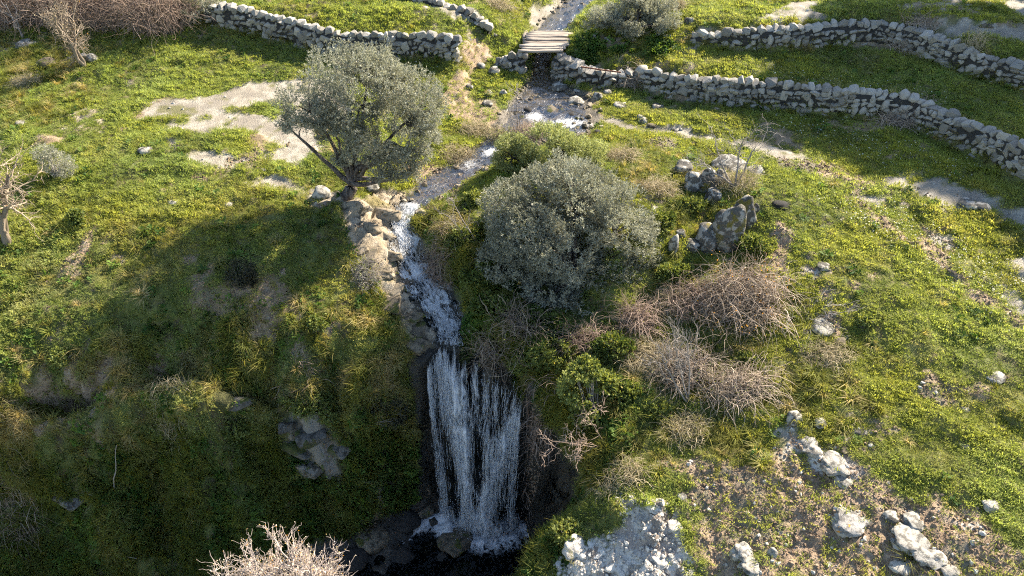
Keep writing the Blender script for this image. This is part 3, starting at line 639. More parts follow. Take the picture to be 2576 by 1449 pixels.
boulder(2496, 1288, 34, 32, 'white angular stone on grass near the right edge', 'rock_white')
boulder(2510, 962, 44, 30, 'dark blotched stone pair on the meadow at right', 'rock')
boulder(2430, 1036, 22, 16, 'small dark stone in the middle of the right meadow', 'rock')
boulder(2386, 764, 22, 18, 'brownish stone on the upper right meadow', 'rock_brown')
boulder(2400, 690, 20, 14, 'little stone beside the dirt track on the right meadow', 'rock_brown')
boulder(2078, 682, 36, 20, 'flat mossy stone in grass above the large bramble', 'rock_moss')
boulder(2100, 800, 22, 18, 'small grey stone uphill of the rock with the dead branch', 'rock')
boulder(2430, 1130, 22, 14, 'pale little stone low on the right meadow', 'rock_white')
boulder(1718, 1256, 22, 18, 'white pebble on the left edge of the brown soil', 'rock_white')
boulder(1964, 1210, 26, 18, 'brown stone in the middle of the brown soil', 'rock_brown')
boulder(1965, 1345, 18, 16, 'small round white stone on soil left of the lichened boulder', 'rock_white')
boulder(1905, 1310, 16, 14, 'small white stone left of the lichened boulder, farther from it', 'rock_white')
# limestone knobs of the near outcrop
for q, (u, v, w_, h_, lab) in enumerate(((1452,1400,60,52,'knobbly white limestone hump on the left edge of the near outcrop'),(1513,1395,66,54,'white limestone hump right of the leftmost hump of the near outcrop'),(1505,1436,58,44,'rounded white limestone hump low in the near outcrop'),
        (1562,1440,60,46,'white limestone hump right of the low rounded hump'),(1610,1420,52,44,'grey shaded limestone hump in the middle of the near outcrop'),(1665,1420,56,46,'white limestone hump near the right border of the outcrop'),(1650,1290,44,30,'small limestone ridge near the top of the outcrop'),
        (1580,1290,46,34,'grey limestone knob near the top left of the outcrop'),(1420,1438,44,36,'limestone hump at the bottom left corner of the outcrop'),(1700,1340,40,34,'limestone knob on the right flank of the outcrop'),(1690,1440,50,40,'limestone hump at the bottom right of the outcrop'))):
    boulder(u, v, w_ * 1.15, h_ * 1.1, lab, 'chip', set_=BML, sink=.54, name='limestone_hump', cat='rock')
# stones in the stream and on its banks
for u, v, w_, h_, m, lab in ((1328,285,24,22,'rock_dark','wet dark stone on the left of the small rapid'),(1384,288,52,30,'rock_brown','long dark rock damming the pool below the bridge'),(1362,276,18,18,'rock_dark','dark stone on top of the small rapid'),
        (1440,294,26,18,'rock_dark','small dark wet stone right of the long dark rock'),(1480,322,30,20,'rock','pale topped stone in shallow water at the right bank'),(1503,338,20,18,'rock_dark','rounded dark stone at the lower right of the pool'),
        (1226,268,30,22,'rock','grey stone on the mossy ledge left of the pool'),(1448,262,46,30,'rock','big lichen spotted boulder at the pool edge under the slope'),(1407,228,40,34,'rock','smooth grey boulder beside the water right of the bridge'),
        (1452,232,18,12,'rock','flat pale stone above the lichen spotted boulder'),(1503,248,24,30,'rock','white spotted stone on the mossy slope under the wall'),(1530,240,24,22,'rock','mottled stone next to the white spotted stone'),
        (1560,272,36,22,'rock','elongated lichen stone lying on the slope under the wall'),(1622,312,26,26,'rock','pale rounded stone at the foot of the mossy slope'),(1640,322,26,18,'rock_brown','brown grey stone beside the pale rounded stone'),
        (1655,276,30,24,'rock_moss','mossy stone on the slope under the wall'),(1612,300,22,18,'rock','spotted stone left of the mossy slope stone'),(1700,330,20,12,'rock','small flat stone at the edge of the grey gravel'),
        (1245,185,28,28,'rock','grey stone left of the bridge abutment'),(1210,175,24,26,'rock','pale stone on the grass bank left of the abutment'),(1180,225,20,22,'rock_moss','dark mossy stone at the head of the side rill'),
        (1265,240,22,24,'rock','pale stone at the water edge below the abutment'),(1225,240,36,22,'rock_moss','green mossy stone on the bank below the abutment'),(1250,470+8,24,44,'rock','white rock standing in shade beside the central olive bush'),
        (1240,92,22,16,'rock','rounded stone at the top of the path left of the bridge'),(1390,104-22,14,12,'rock','little stone at the far left corner of the bridge'),(1735,60,26,28,'rock','round pale boulder in grass right of the far olive bush'),
        (1495,100,16,20,'rock','white stone under the left side of the far olive bush'),(1530,104,18,16,'rock','pale stone under the middle of the far olive bush'),(1680,96,22,18,'rock','grey stone at the right end of the far olive bush'),
        (210,150,20,22,'rock','white stone under the small bare tree at left'),(230,155,26,28,'rock','blotched white stone right of the small bare tree trunk'),(60,120,40,26,'rock','pale boulder in shade at the far left'),(115,170,40,32,'rock_brown','brown rounded boulder in the dry grass at far left'),
        (48,318,30,18,'rock_white','pale stone on the grass rim at the left edge'),(434,518,28,14,'rock_white','flat white stone in the shade line of the left slope'),(572,520,22,16,'rock_white','white stone on the shaded slope below the meadow'),
        (660,432,14,12,'rock_white','small white stone at the front of the left limestone flat'),(2045,118,20,12,'rock','stone in the shaded strip between the two right walls'),(2290,250-8,26,16,'rock','pale stone on the terrace above the lower wall'),
        (2440,480+45,44,22,'rock','dark cracked stone on the grey limestone at the right'),(2478,532,40,18,'rock','flat white stone below the grey limestone at the right'),(2120,52,20,14,'rock_brown','brown stone on the limestone behind the upper wall'),
        (2300,48,20,22,'rock','round stone on the far meadow above the upper wall'),(2480,92-22,30,16,'rock_brown','brown flat stone on the limestone at the top right')):
    boulder(u, v, w_, h_, lab, m, set_=BMS, name='stone' if w_ < 27 else 'boulder', cat='stone' if w_ < 27 else 'boulder')
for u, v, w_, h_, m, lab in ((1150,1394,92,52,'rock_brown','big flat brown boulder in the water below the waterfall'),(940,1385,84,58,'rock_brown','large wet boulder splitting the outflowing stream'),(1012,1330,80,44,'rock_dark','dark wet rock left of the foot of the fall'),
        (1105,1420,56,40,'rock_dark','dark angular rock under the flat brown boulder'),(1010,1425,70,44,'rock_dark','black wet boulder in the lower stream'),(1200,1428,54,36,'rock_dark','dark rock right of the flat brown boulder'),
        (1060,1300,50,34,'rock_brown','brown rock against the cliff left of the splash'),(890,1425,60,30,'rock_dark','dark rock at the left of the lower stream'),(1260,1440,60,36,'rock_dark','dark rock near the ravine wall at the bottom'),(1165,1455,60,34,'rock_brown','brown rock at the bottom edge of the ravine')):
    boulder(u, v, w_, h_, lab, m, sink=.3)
# rocks lining the left of the chute
for u, v, w_, h_, lab in ((985,775,84,60,'brown block of rock left of the lower chute'),(1035,805,66,46,'brown square rock at the water left of the chute bend'),(1050,835,80,40,'flat brown rock left of the narrow neck'),(1000,735,72,46,'cracked brown rock ledge beside the middle chute'),(965,690,66,44,'warm brown rock on the left bank of the chute'),(1045,885,90,60,'dark brown rock shoulder left of the lip of the fall'),(1230,872,84,44,'dark rock ledge right of the lip of the fall'),(1195,840,50,36,'dark wet rock right of the narrow neck'),(930,645,74,46,'cracked warm slab above the chute bank'),(1068,545,48,26,'grey rock at the right side of the chute head'),(885,545,90,34,'topmost warm limestone ledge left of the chute'),(955,560,90,30,'warm limestone ledge just above the chute head'),(905,590,84,34,'second warm limestone ledge down the slab'),(965,600,60,30,'split limestone block at the upper chute bank'),(905,635,50,30,'small limestone block on the outer rim of the slab'),(975,655,60,32,'limestone ledge overhanging the upper chute'),(955,705,60,36,'limestone block above the brown rocks of the chute')):
    boulder(u, v, w_, h_, lab, 'rock_slab' if v < 740 else 'rock_brown', sink=.34, set_=BLK, depth=.75, rz=-.55 + random.uniform(-.25, .25), name='bank_rock', cat='rock')

for u, v, w_, h_, lab in ((735,1075,70,54,'pale fractured rock face high on the dark left bank'),(790,1090,80,50,'pale rock block right of the fractured rock face'),(750,1125,90,60,'pale jutting rock in the middle of the left bank face'),(785,1170,80,56,'lowest pale rock of the left bank face'),(600,1010,70,30,'grey rock ledge under the brow of the left bank'),(850,1130,60,44,'grey shaded rock nearest the fall in the left bank face'),(160,1262,70,34,'brown rock ledge low at the left of the bank')):
    boulder(u, v, w_, h_, lab, 'rock_face', sink=.35, set_=BLK, name='bank_rock', cat='rock', depth=.7, push=.12)

# ------------------------------------------------------------------ grass and small plants (too many to count: stuff)
MAT['turf'] = leaf_material('turf', (.085, .135, .034), (.31, .385, .11), .52, .55, 'INSTANCER', (.46, .40, .24), thru=(1.28, 1.2, .72))
MAT['tall_grass'] = leaf_material('tall_grass', (.085, .115, .025), (.29, .30, .08), .45, .55, 'INSTANCER', (.50, .41, .25))
MAT['herb'] = leaf_material('herb', (.035, .085, .02), (.14, .23, .05), .4, .5, 'INSTANCER', (.25, .2, .1))
def blade_tuft(seed, n, rad, lmin, lmax, wid, droop, up=1.0):
    r = np.random.default_rng(seed); V = []; F = []
    for k in range(n):
        a = r.uniform(0, 2 * math.pi); q = rad * math.sqrt(r.uniform(0, 1)); b = np.array((q * math.cos(a), q * math.sin(a), -.01)); L = r.uniform(lmin, lmax)
        a2 = a + r.normal(0, .8); out = np.array((math.cos(a2), math.sin(a2), 0)); side = np.array((-out[1], out[0], 0)); w0 = wid * r.uniform(.7, 1.3); dr = droop * r.uniform(.4, 1.5)
        i = len(V)
        for j, (f, wf) in enumerate(((0, 1.0), (.5, .85))):
            p = b + np.array((0, 0, up)) * L * f * (1 - .25 * dr * f) + out * L * dr * f * f; V += [p - side * w0 * wf / 2, p + side * w0 * wf / 2]
        V.append(b + np.array((0, 0, up)) * L * (1 - .55 * dr) + out * L * dr * 1.1); F += [(i, i + 1, i + 3), (i, i + 3, i + 2), (i + 2, i + 3, i + 4)]
    return np.array(V), np.array(F)
def herb_clump(seed, n, rad, ll, lw):
    r = np.random.default_rng(seed); V = []; F = []
    for k in range(n):
        a = r.uniform(0, 2 * math.pi); el = r.uniform(.1, 1.1); d = np.array((math.cos(a) * math.cos(el), math.sin(a) * math.cos(el), math.sin(el))); b = d * rad * r.uniform(.2, 1.0)
        s = np.cross(d, (0, 0, 1.0)); s /= np.linalg.norm(s) + 1e-6; L = ll * r.uniform(.6, 1.3); W = lw * r.uniform(.7, 1.2); dd = d * .8 + np.array((0, 0, r.uniform(-.5, .1))); i = len(V)
        V += [b, b + dd * L * .5 + s * W, b + dd * L, b + dd * L * .5 - s * W]; F.append((i, i + 1, i + 2, i + 3))
    return np.array(V), np.array(F)
def shapes(cname, mat, parts):
    c = bpy.data.collections.new(cname)
    for k, (V, F) in enumerate(parts):
        o = bpy.data.objects.new('%s_%02d' % (cname, k), mesh_np(cname, V, F, False, None, [mat])); c.objects.link(o)
    return c
def scatter(name, label, cat, shapes_, P3, rot, scl, kind, tint):
    me = mesh_np(name, P3, [], False, {'rot': rot, 'scl': scl, 'tint': tint}) if False else None
    me = bpy.data.meshes.new(name); me.vertices.add(len(P3)); me.vertices.foreach_set('co', np.asarray(P3, np.float32).ravel())
    for k, a, ty in (('rot', rot, 'FLOAT_VECTOR'), ('tint', tint, 'FLOAT_VECTOR'), ('scl', scl, 'FLOAT'), ('kind_index', kind, 'INT')):
        at = me.attributes.new(k, ty, 'POINT'); a = np.asarray(a, np.int32 if ty == 'INT' else np.float32); at.data.foreach_set('vector' if 'VECTOR' in ty else 'value', a.ravel())
    o = obj(name, me); g = bpy.data.node_groups.new(name, 'GeometryNodeTree')
    g.interface.new_socket('Geometry', in_out='INPUT', socket_type='NodeSocketGeometry'); g.interface.new_socket('Geometry', in_out='OUTPUT', socket_type='NodeSocketGeometry')
    N = g.nodes; L = g.links; gi = N.new('NodeGroupInput'); go = N.new('NodeGroupOutput'); ip = N.new('GeometryNodeInstanceOnPoints'); ci = N.new('GeometryNodeCollectionInfo')
    ci.inputs['Collection'].default_value = shapes_; ci.inputs['Separate Children'].default_value = True; ci.inputs['Reset Children'].default_value = True; ip.inputs['Pick Instance'].default_value = True
    def named(k, ty):
        nd = N.new('GeometryNodeInputNamedAttribute'); nd.data_type = ty; nd.inputs['Name'].default_value = k; return nd.outputs[0]
    L.new(gi.outputs[0], ip.inputs['Points']); L.new(ci.outputs[0], ip.inputs['Instance']); L.new(named('kind_index', 'INT'), ip.inputs['Instance Index'])
    L.new(named('rot', 'FLOAT_VECTOR'), ip.inputs['Rotation']); L.new(named('scl', 'FLOAT'), ip.inputs['Scale']); L.new(ip.outputs[0], go.inputs[0])
    m = o.modifiers.new('instances', 'NODES'); m.node_group = g
    return tag(o, label, cat, kind='stuff')
# area and view of every ground cell
cx = (XX[:-1, :-1] + XX[1:, 1:]) / 2; cy = (YY[:-1, :-1] + YY[1:, 1:]) / 2; czz = (ZZ[:-1, :-1] + ZZ[1:, 1:]) / 2
cell_area = np.diff(GX)[None, :] * np.diff(GY)[:, None] * np.sqrt(1 + (gxz ** 2 + gyz ** 2)[:-1, :-1])
rel = np.stack((cx, cy, czz - CAM[2]), -1); fw = rel @ np.array((0, CP, -SP)); upv = rel @ np.array((0, SP, CP)); UU = 1288 + FPX * rel[..., 0] / np.maximum(fw, .1); VV = 724.5 - FPX * upv / np.maximum(fw, .1)
seen = (fw > 2) & (UU > -420) & (UU < 3000) & (VV > -330) & (VV < 1750); CD = np.linalg.norm(rel, axis=-1)
def at_cells(G): return G[:-1, :-1]
def sample(n, dens):
    wgt = (cell_area * dens * seen).ravel(); wgt = wgt / wgt.sum(); k = rng.choice(len(wgt), n, p=wgt); j, i = np.unravel_index(k, cx.shape)
    x = GX[i] + rng.random(n) * (GX[i + 1] - GX[i]); y = GY[j] + rng.random(n) * (GY[j + 1] - GY[j]); z = gz(x, y)
    return np.stack((x + gz(x, y, OFFX), y + gz(x, y, OFFY), z), 1), j, i
def lean(j, i, amount):                      # euler angles that tip a tuft towards the ground's normal, with a random turn
    nx_ = -gxz[j, i]; ny_ = -gyz[j, i]; l = np.sqrt(nx_ ** 2 + ny_ ** 2 + 1); n = len(j); a = amount
    rx = np.arctan2(-ny_ * a, 1.0) * 1.0; ry = np.arctan2(nx_ * a, 1.0)
    return np.stack((rx + rng.normal(0, .12, n), ry + rng.normal(0, .12, n), rng.uniform(0, 6.283, n)), 1)
near_f = np.minimum(1.0, (17.0 / CD)) ** .6
turfmap = fbm(cx, cy, 1.1, 201, 3); fine_g = fbm(cx, cy, .35, 202, 3)
grassy = np.clip(1 - at_cells(BARE), 0, 1) ** 1.5 * (1 - .85 * sstep(.35, .85, at_cells(SOILM) + (fine_g - .5) * .5)) * sstep(.28, .46, fine_g + .14) 
wallclear = sstep(.0, .12, at_cells(dW) - .2)
grassy = grassy * np.maximum(wallclear, .25)
cov = np.where(at_cells(SLOPE) > 1.6, .9, 1.0)
# dryness and hue by area
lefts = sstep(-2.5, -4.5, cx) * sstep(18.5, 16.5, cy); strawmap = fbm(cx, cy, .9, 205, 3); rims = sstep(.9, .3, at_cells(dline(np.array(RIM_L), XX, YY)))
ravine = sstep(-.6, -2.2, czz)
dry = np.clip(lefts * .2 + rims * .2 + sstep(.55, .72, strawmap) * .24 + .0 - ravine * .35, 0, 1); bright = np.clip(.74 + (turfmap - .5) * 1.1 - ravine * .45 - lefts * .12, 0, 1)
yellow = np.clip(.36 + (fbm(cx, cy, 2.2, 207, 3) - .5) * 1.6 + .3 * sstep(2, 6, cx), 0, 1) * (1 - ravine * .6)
n_t = 330000
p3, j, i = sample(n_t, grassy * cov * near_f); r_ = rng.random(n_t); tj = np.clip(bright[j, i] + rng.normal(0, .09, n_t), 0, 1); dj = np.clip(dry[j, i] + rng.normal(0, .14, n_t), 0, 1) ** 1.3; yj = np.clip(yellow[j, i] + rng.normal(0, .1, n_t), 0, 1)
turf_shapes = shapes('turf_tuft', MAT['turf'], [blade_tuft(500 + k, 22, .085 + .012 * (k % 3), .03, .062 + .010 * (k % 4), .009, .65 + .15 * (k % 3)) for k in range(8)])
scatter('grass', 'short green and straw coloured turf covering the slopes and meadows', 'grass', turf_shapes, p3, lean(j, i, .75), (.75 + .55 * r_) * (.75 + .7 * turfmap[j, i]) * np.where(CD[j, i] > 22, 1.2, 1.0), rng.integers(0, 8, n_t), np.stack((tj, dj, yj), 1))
# tussocks and long grass
dl = lambda uv: dline(np.array([ground(u, v) for u, v in uv]), XX, YY)[:-1, :-1]
near_right_bank = sstep(1.0, .2, dl([(1080,560),(1130,600),(1150,700),(1200,800),(1300,900),(1400,1000),(1440,1080),(1500,1150)]))
brow = sstep(.8, .1, dl([(0,1030),(250,985),(500,935),(620,925),(760,950),(900,975),(1000,930)])); rimr = sstep(.5, .05, dl([(1345,985),(1420,1060),(1470,1120),(1500,1200),(1440,1270),(1370,1330),(1320,1400)]))
lump_r = sstep(2.2, .8, np.minimum(dl([(1560,400),(1640,520),(1680,640),(1700,750)]), dl([(1600,1000),(1750,1040),(1900,1060),(1950,960),(2050,900)]))); feet = sstep(.5, .1, at_cells(dW)) * .35
farl = sstep(2.5, .5, dl([(0,100),(150,200),(60,250)])); leftedge = sstep(1.2, .3, dl([(560,900),(700,850),(850,800),(950,780)]))
tall = (near_right_bank * 1.3 + brow * .9 + rimr * 1.5 + lump_r * .12 + feet + farl * .35 + leftedge * .5 + ravine * .8 + lefts * .03 + .003) * np.clip(1 - at_cells(BARE) * 1.2, 0, 1) * (1 - .9 * at_cells(SOILM)) * sstep(.3, .6, fbm(cx, cy, .6, 210, 3))
n_t = 15000
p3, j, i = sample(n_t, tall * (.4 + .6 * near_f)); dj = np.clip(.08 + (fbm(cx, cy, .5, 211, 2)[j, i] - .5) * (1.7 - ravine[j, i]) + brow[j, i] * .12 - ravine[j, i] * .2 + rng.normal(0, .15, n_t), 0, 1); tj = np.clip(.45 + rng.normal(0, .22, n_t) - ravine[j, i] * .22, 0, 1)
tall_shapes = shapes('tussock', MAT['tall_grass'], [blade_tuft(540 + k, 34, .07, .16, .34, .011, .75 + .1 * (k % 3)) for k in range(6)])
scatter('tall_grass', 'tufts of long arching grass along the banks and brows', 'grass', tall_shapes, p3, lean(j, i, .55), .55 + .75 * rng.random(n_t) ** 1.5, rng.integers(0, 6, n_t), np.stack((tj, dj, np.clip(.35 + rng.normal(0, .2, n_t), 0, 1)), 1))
# broad-leaved herbs
herbs = (ravine * .8 + near_right_bank * 1.0 + sstep(1.6, .5, dl([(1290,830),(1400,900),(1480,960)])) * 1.3 + sstep(1.2, .3, dl([(1650,110),(1560,105),(1480,120)])) * .8 + lefts * .05 + leftedge * .25 + .015) * np.clip(1 - at_cells(BARE) * 1.2, 0, 1) * (1 - at_cells(SOILM)) * sstep(.45, .62, fbm(cx, cy, .8, 220, 3))
n_t = 10000
p3, j, i = sample(n_t, herbs); tj = np.clip(.4 + (fbm(cx, cy, .7, 221, 2)[j, i] - .5) * 1.6 + rng.normal(0, .15, n_t), 0, 1)
herb_shapes = shapes('herb', MAT['herb'], [herb_clump(560 + k, 26, .10, .085, .024 + .006 * (k % 3)) for k in range(6)])
scatter('ground_plants', 'low broad leaved green plants growing on the damp shaded banks', 'plants', herb_shapes, p3, lean(j, i, .6), .7 + .8 * rng.random(n_t), rng.integers(0, 6, n_t), np.stack((tj, np.clip(rng.normal(.02, .06, n_t), 0, 1), rng.random(n_t) * .3), 1))
# tiny white and yellow flowers in the shaded strips
MAT['petal'] = leaf_material('petal', (.75, .75, .68), (.75, .60, .10), .3, .5, 'INSTANCER')
flow = (sstep(1.3, .4, dl([(2150,520),(2350,620),(2560,760)])) + .6 * sstep(1.6, .5, dl([(1150,60),(560,40)])) * 0 + .5 * sstep(1.2, .4, dl([(1950,320),(2200,370),(2400,430)])) + .4 * sstep(1.0, .3, dl([(1000,175),(1100,170),(900,170)])) + .35 * sstep(1.2, .4, dl([(1900,190),(2300,240)]))) * grassy
n_t = 1300
p3, j, i = sample(n_t, flow); p3[:, 2] += .06
scatter('meadow_flowers', 'tiny white and yellow flowers dotted over the shaded grass strips', 'flowers', shapes('flower', MAT['petal'], [herb_clump(580, 6, .004, .022, .009), herb_clump(581, 5, .004, .02, .008)]), p3, lean(j, i, .3), .8 + .6 * rng.random(n_t), rng.integers(0, 2, n_t), np.stack(((rng.random(n_t) < .3) * 1.0, np.zeros(n_t), np.zeros(n_t)), 1))
# crumbs of trampled soil
cr = sstep(.45, .7, at_cells(SOILM) + (fine_g - .5) * .4) * near_f * (CD < 24)
n_t = 16000
p3, j, i = sample(n_t, cr)
cl = bpy.data.collections.new('soil_crumb')
for k in range(4):
    o = bpy.data.objects.new('soil_crumb_%02d' % k, hull_stone(700 + k, 12, 2.0)); o.data.materials.append(MAT['soil_clod']); cl.objects.link(o)
scatter('soil_crumbs', 'crumbled brown clods of trampled soil', 'soil', cl, p3, np.stack((rng.random(n_t) * 6, rng.random(n_t) * 6, rng.random(n_t) * 6), 1), .02 + .06 * rng.random(n_t) ** 2.5, rng.integers(0, 4, n_t), np.zeros((n_t, 3)))

# broken limestone on the near outcrop and the bare flats
wr = (sstep(.45, .7, at_cells(M_white)) + .012 * sstep(.5, .8, at_cells(M_pale)) + .3 * sstep(.5, .8, at_cells(SOILM)) * (cy < 12) * .25) * (CD < 32)
n_t = 1900
p3, j, i = sample(n_t, wr)
rb = bpy.data.collections.new('limestone_chip')
for k in range(5):
    o = bpy.data.objects.new('limestone_chip_%02d' % k, hull_stone(720 + k, 14, 2.6)); o.data.materials.append(MAT['chip']); rb.objects.link(o)
scatter('limestone_rubble', 'loose pale limestone chips on the outcrop and bare flats', 'rubble', rb, p3, np.stack((rng.random(n_t) * 6, rng.random(n_t) * 6, rng.random(n_t) * 6), 1), .02 + .09 * rng.random(n_t) ** 3, rng.integers(0, 5, n_t), np.zeros((n_t, 3)))

# stones on the stream bed
n_t = 900
p3, j, i = sample(n_t, (at_cells(D_stream) < .12) * (cy > 17.2) * (.3 + sstep(.45, .6, fbm(cx, cy, .6, 240, 2))))
pb = bpy.data.collections.new('bed_stone')
for k in range(4):
    o = bpy.data.objects.new('bed_stone_%02d' % k, hull_stone(740 + k, 16, 2.2)); o.data.materials.append(MAT['rock_brown' if k < 2 else 'rock_slab']); pb.objects.link(o)
scatter('stream_pebbles', 'small brown and tan stones on the bed of the upper stream', 'pebbles', pb, p3, np.stack((rng.random(n_t) * 6, rng.random(n_t) * 6, rng.random(n_t) * 6), 1), .03 + .20 * rng.random(n_t) ** 3, rng.integers(0, 4, n_t), np.zeros((n_t, 3)))

# ------------------------------------------------------------------ water
def water_material(name, flow_scale, thr_lo, thr_hi, lace=.5, ripple=14.0, bump=.5, body=(.62, .66, .62), gloss=.06, refl=.6, det=5, rgh=.68):
    t = MT(name); t.n.remove(t.b); f = t.attr('flow', out='Vector'); foam = t.attr('foam')
    fs = t.scale(f, flow_scale); wn_ = t.noise(fs, 1.0, det, rgh, .6); w2 = t.noise(t.scale(f, tuple(2.7 * k for k in flow_scale)), 1.0, det - 1, rgh, .4)
    ridge = t.math('SUBTRACT', 1.0, t.math('ABSOLUTE', t.math('MULTIPLY', t.math('SUBTRACT', wn_, .5), 5.0))); n = t.math('ADD', t.math('MULTIPLY', w2, 1 - lace), t.math('MULTIPLY', ridge, lace))
    k = t.math('ADD', n, t.math('MULTIPLY', t.math('SUBTRACT', foam, .5), 1.5)); mask = t.ramp(k, thr_lo, thr_hi)
    rp = t.noise(t.scale(f, (ripple, ripple * .6, ripple)), 1.0, 3, .6, .5); nb_ = t.bump(t.math('ADD', rp, t.math('MULTIPLY', k, .6)), bump, .05)
    g = t.node('ShaderNodeBsdfGlossy'); g.inputs['Roughness'].default_value = gloss; t.put(g.inputs['Normal'], nb_); g.inputs['Color'].default_value = (.95, .97, 1, 1)
    tr = t.node('ShaderNodeBsdfTransparent'); tr.inputs[0].default_value = (*body, 1)
    fr = t.node('ShaderNodeFresnel'); fr.inputs['IOR'].default_value = 1.33; t.put(fr.inputs['Normal'], nb_)
    m1 = t.node('ShaderNodeMixShader'); t.put(m1.inputs[0], t.math('MULTIPLY', fr.outputs[0], refl, clamp=True)); t.l.new(tr.outputs[0], m1.inputs[1]); t.l.new(g.outputs[0], m1.inputs[2])
    d = t.node('ShaderNodeBsdfPrincipled'); d.inputs['Base Color'].default_value = (.90, .92, .94, 1); d.inputs['Roughness'].default_value = .35; t.put(d.inputs['Normal'], t.bump(k, .9, .05))
    tl = t.node('ShaderNodeBsdfTranslucent'); tl.inputs[0].default_value = (.9, .92, .94, 1); m0 = t.node('ShaderNodeMixShader'); m0.inputs[0].default_value = .35; t.l.new(d.outputs[0], m0.inputs[1]); t.l.new(tl.outputs[0], m0.inputs[2])
    m2 = t.node('ShaderNodeMixShader'); t.put(m2.inputs[0], mask); t.l.new(m1.outputs[0], m2.inputs[1]); t.l.new(m0.outputs[0], m2.inputs[2]); t.l.new(m2.outputs[0], t.out.inputs[0])
    return t.m
MAT['stream_water'] = water_material('stream_water', (6.0, 3.2, 3), .50, .95, .5, 6.0, .55, (.66, .62, .52), .2, .2)
MAT['cascade_water'] = water_material('cascade_water', (6.5, 3.0, 3), .32, .95, .6, 12.0, .6, (.28, .33, .35), .3, .15, 4, .58)
MAT['fall_water'] = water_material('fall_water', (9.0, 1.3, 3), .30, .95, .45, 16.0, .4, (.60, .63, .65), .35, .06, 3, .55)
MAT['pool_water'] = water_material('pool_water', (4.6, 4.6, 3), .46, .95, .65, 9.0, .5, (.30, .33, .32), .2, .5)
def foam_material():
    t = MT('white_water'); t.b.inputs['Base Color'].default_value = (.90, .92, .94, 1); t.b.inputs['Roughness'].default_value = .3
    tl = t.node('ShaderNodeBsdfTranslucent'); tl.inputs[0].default_value = (.9, .92, .94, 1); m = t.node('ShaderNodeMixShader'); m.inputs[0].default_value = .35
    t.l.new(t.b.outputs[0], m.inputs[1]); t.l.new(tl.outputs[0], m.inputs[2]); t.l.new(m.outputs[0], t.out.inputs[0]); return t.m
MAT['white_water'] = foam_material()
def spline(Pn, n):                           # Catmull-Rom through the points, n samples
    Pn = np.asarray(Pn, float); Q = np.vstack((2 * Pn[0] - Pn[1], Pn, 2 * Pn[-1] - Pn[-2])); tt = np.linspace(0, len(Pn) - 1 - 1e-6, n); k = tt.astype(int); f = (tt - k)[:, None]
    a, b, c, d = Q[k], Q[k + 1], Q[k + 2], Q[k + 3]
    return .5 * (2 * b + (c - a) * f + (2 * a - 5 * b + 4 * c - d) * f * f + (3 * b - a - 3 * c + d) * f ** 3)
def ribbon(name, label, i0, i1, n, m, mat, rough, foam_fn, over=1.12):
    D = np.c_[S3, SH][i0:i1]; C = spline(D, n); c = C[:, :3]; hw = C[:, 3] * over; d = np.gradient(c[:, :2], axis=0); d /= np.linalg.norm(d, axis=1)[:, None]; nn = np.stack((d[:, 1], -d[:, 0]), 1)
    s = np.linspace(-1, 1, m); V = np.zeros((n, m, 3)); V[..., :2] = c[:, None, :2] + nn[:, None, :] * (s[None, :] * hw[:, None])[..., None]
    L = np.r_[0, np.cumsum(np.linalg.norm(np.diff(c, axis=0), axis=1))]; fx = s[None, :] * hw[:, None]; fy = np.repeat(L[:, None], m, 1)
    V[..., 2] = c[:, None, 2] + (fbm(V[..., 0], V[..., 1], .35, 61, 3) - .5) * rough + (fbm(fx * 2, fy, .2, 62, 2) - .5) * rough * .7 - .02 * s[None, :] ** 4
    foam = foam_fn(V, s[None, :] + 0 * fy, fy / L[-1]); idx = np.arange(n * m).reshape(n, m); F = np.stack((idx[:-1, :-1], idx[:-1, 1:], idx[1:, 1:], idx[1:, :-1]), -1).reshape(-1, 4)[:, ::-1]
    me = mesh_np(name, V.reshape(-1, 3), F, True, {'flow': np.stack((fx, fy, 0 * fx), -1).reshape(-1, 3), 'foam': foam.ravel()}, [mat])
    return tag(obj(name, me), label, 'water', kind='structure')
RAPIDS_GLINTS = [(P(u, v, z), r, k) for u, v, z, r, k in ((1362,150,2.9,.35,.5),(1345,292,2.44,.32,.75),(1420,312,2.42,.5,.5),(1360,325,2.4,.5,.5),(1238,380,2.24,.32,.75),(1180,415,2.12,.5,.35),(1100,470,2.02,.5,.22),(1035,520,1.93,.28,.7),(1350,235,2.55,.25,.25),(1395,65,3.45,.5,.4),(1362,170,2.8,.35,.5),(1460,305,2.44,.35,.35),(1290,345,2.36,.4,.45),(1000,575,1.7,.3,.6))]  # white of the rapids; spots on the pool paint sun glints as foam
def stream_foam(V, s, tt):
    f = .12 + .17 * sstep(.52, .62, tt) * sstep(1.3, .9, tt)  # extra white along the channel also paints the glitter on the water
    for c, r, k in RAPIDS_GLINTS: f = f + .62 * k * np.exp(-((V[..., 0] - c[0]) ** 2 + (V[..., 1] - c[1]) ** 2) / r ** 2)
    return f
ribbon('stream', 'shallow stream running under the bridge to the head of the chute', 0, 15, 330, 34, MAT['stream_water'], .05, stream_foam)
ribbon('cascade', 'foaming white chute of water between the slab and the bushes', 13, 21, 170, 30, MAT['cascade_water'], .17, lambda V, s, tt: .58 - .34 * np.abs(s) ** 1.8 + (fbm(V[..., 0], V[..., 1], .5, 64, 3) - .5) * 1.1 - .30 * sstep(.80, .97, tt), 1.05)
